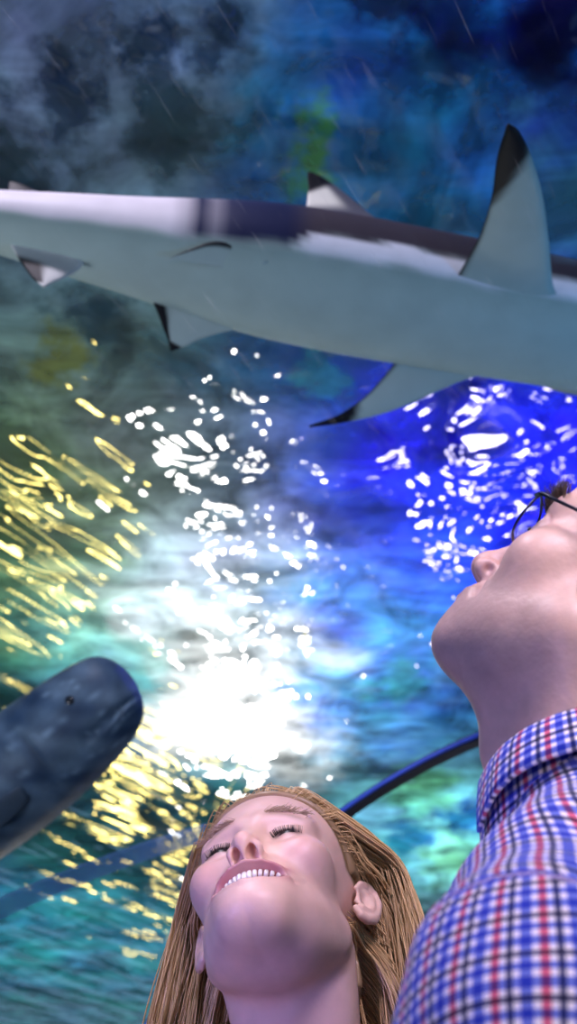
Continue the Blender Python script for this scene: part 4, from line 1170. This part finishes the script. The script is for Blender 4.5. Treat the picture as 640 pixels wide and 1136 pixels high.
    for z in (-.10, -.19, -.28, -.37, -.46, -.55):
        c0 = front(z, 0) + TB[:, 1] * .0035; mb = MB(); ax2 = TB[:, 1]
        mb.grid(np.array([[c0 + ax2 * h_ + r_ * (math.cos(t) * TB[:, 0] + math.sin(t) * TB[:, 2]) for t in np.linspace(0, 2 * np.pi, 16, endpoint=False)] for r_, h_ in ((.0055, 0), (.0055, .0016), (.0045, .0024), (.0036, .0016), (.001, .0016))]), closed_v=True, cap0=True, cap1=True)
        mb.build('button', bm_, po)
    for k, s in ((0, -1), (1, 1)):
        w0 = wri[k] + np.array((0, 0, -.025))
        HV, HF = mesh_sdf(lambda p: hand_sdf(((p - w0.astype(np.float32)) @ TB.astype(np.float32)), (0, 0, 0), s), w0 - (.11, .11, .22), w0 + (.11, .11, .09), .0038)
        hands.append((HV, HF))
    legs_and_shoes(ob, (nb[0], nb[1], 0), tuple(fa), .80, (plain('charcoal_twill', (.05, .05, .055), .85, noise=.3, scale=200), plain('brown_leather', (.12, .06, .03), .5, noise=.2, scale=60)))
    join_hands(ob, hands, (.62, .41, .34), [np.array([T((s * .150, -.005, -.17)), elb[k], wri[k] + np.array((0, 0, .03))]) for k, s in ((0, -1), (1, 1))])
    # ---- glasses, worn: a thing of their own
    gl = empty('eyeglasses', H((0, .088, .004)), 'dark thin framed eyeglasses worn by the man looking up', 'glasses')
    fm = plain('dark_metal_frame', (.012, .014, .03), .3, metal=.6, noise=.2, scale=80)
    def gmesh(mb, name, mat, parent):
        o = mb.build(name, mat, parent); o.matrix_parent_inverse = Matrix.Translation(gl.location).inverted(); return o
    gm, nt, b, out = new_mat('lens_glass')
    tr = node(nt, 'ShaderNodeBsdfTransparent'); tr.inputs[0].default_value = (.90, .94, 1, 1)
    g2_ = node(nt, 'ShaderNodeBsdfGlossy'); g2_.inputs['Roughness'].default_value = .02
    ms = node(nt, 'ShaderNodeMixShader'); ms.inputs[0].default_value = .06; nt.links.new(tr.outputs[0], ms.inputs[1]); nt.links.new(g2_.outputs[0], ms.inputs[2]); nt.links.new(ms.outputs[0], out.inputs[0])
    gs = opt['scale']
    for s in (-1, 1):
        def lens_pt(t, rx=.025, rz=.017, e=2.6):
            cx = math.copysign(abs(math.cos(t)) ** (2 / e), math.cos(t)) * rx; cz = math.copysign(abs(math.sin(t)) ** (2 / e), math.sin(t)) * rz
            x = s * .034 + cx; return H(np.array((x, .0895 - 3.2 * x * x + .10 * cz, .002 + cz)) * gs)
        tt = np.linspace(0, 2 * np.pi, 48, endpoint=False)
        rimp = np.array([lens_pt(t) for t in tt])
        mb = MB(); cen = rimp.mean(0); P = []
        yv = Mn @ np.array((0, 1, 0))
        for i in range(48):
            o_ = (rimp[i] - cen); o_ /= np.linalg.norm(o_)
            P.append([rimp[i] + .0011 * (math.cos(a) * o_ + math.sin(a) * yv) for a in np.linspace(0, 2 * np.pi, 8, endpoint=False)])
        mb.grid(np.array(P), closed_u=True, closed_v=True); gmesh(mb, 'rim', fm, gl)
        mb = MB(); rows = []
        for side in (.0008, -.0008):
            rr = np.linspace(.0, 1, 7) if side > 0 else np.linspace(1, 0, 7)
            for r_ in rr: rows.append([cen + (p - cen) * max(r_, .02) + yv * (side + .0015 * (1 - r_ ** 2)) for p in rimp])
        mb.grid(np.array(rows), closed_v=True, cap0=True, cap1=True); gmesh(mb, 'lens', gm, gl)
        mb = MB(); hx = s * .0625
        ys = .0895 - 3.2 * hx * hx
        mb.tube([H(np.array(v) * gs) for v in ((s * .0605, ys + .003, .011), (s * .068, ys - .004, .0115), (s * .0725, ys - .02, .0115), (s * .078, .03, .0125), (s * .080, -.005, .014), (s * .079, -.022, .008), (s * .077, -.036, -.012))], [.0013, .0017, .0013, .0012, .0014, .0019, .0022]); gmesh(mb, 'temple', fm, gl)
        mb = MB(); mb.tube([H(np.array(v) * gs) for v in ((s * .009, .0905, -.001), (s * .0105, .089, -.004), (s * .0115, .087, -.009), (s * .012, .0865, -.014))], [.0006, .0007, .0024, .0016]); gmesh(mb, 'nose_pad', fm, gl)
    mb = MB(); mb.tube([H(np.array(v) * gs) for v in ((-.0085, .0932, .006), (-.004, .0965, .009), (.004, .0965, .009), (.0085, .0932, .006))], .0012); gmesh(mb, 'bridge', fm, gl)
build_man()
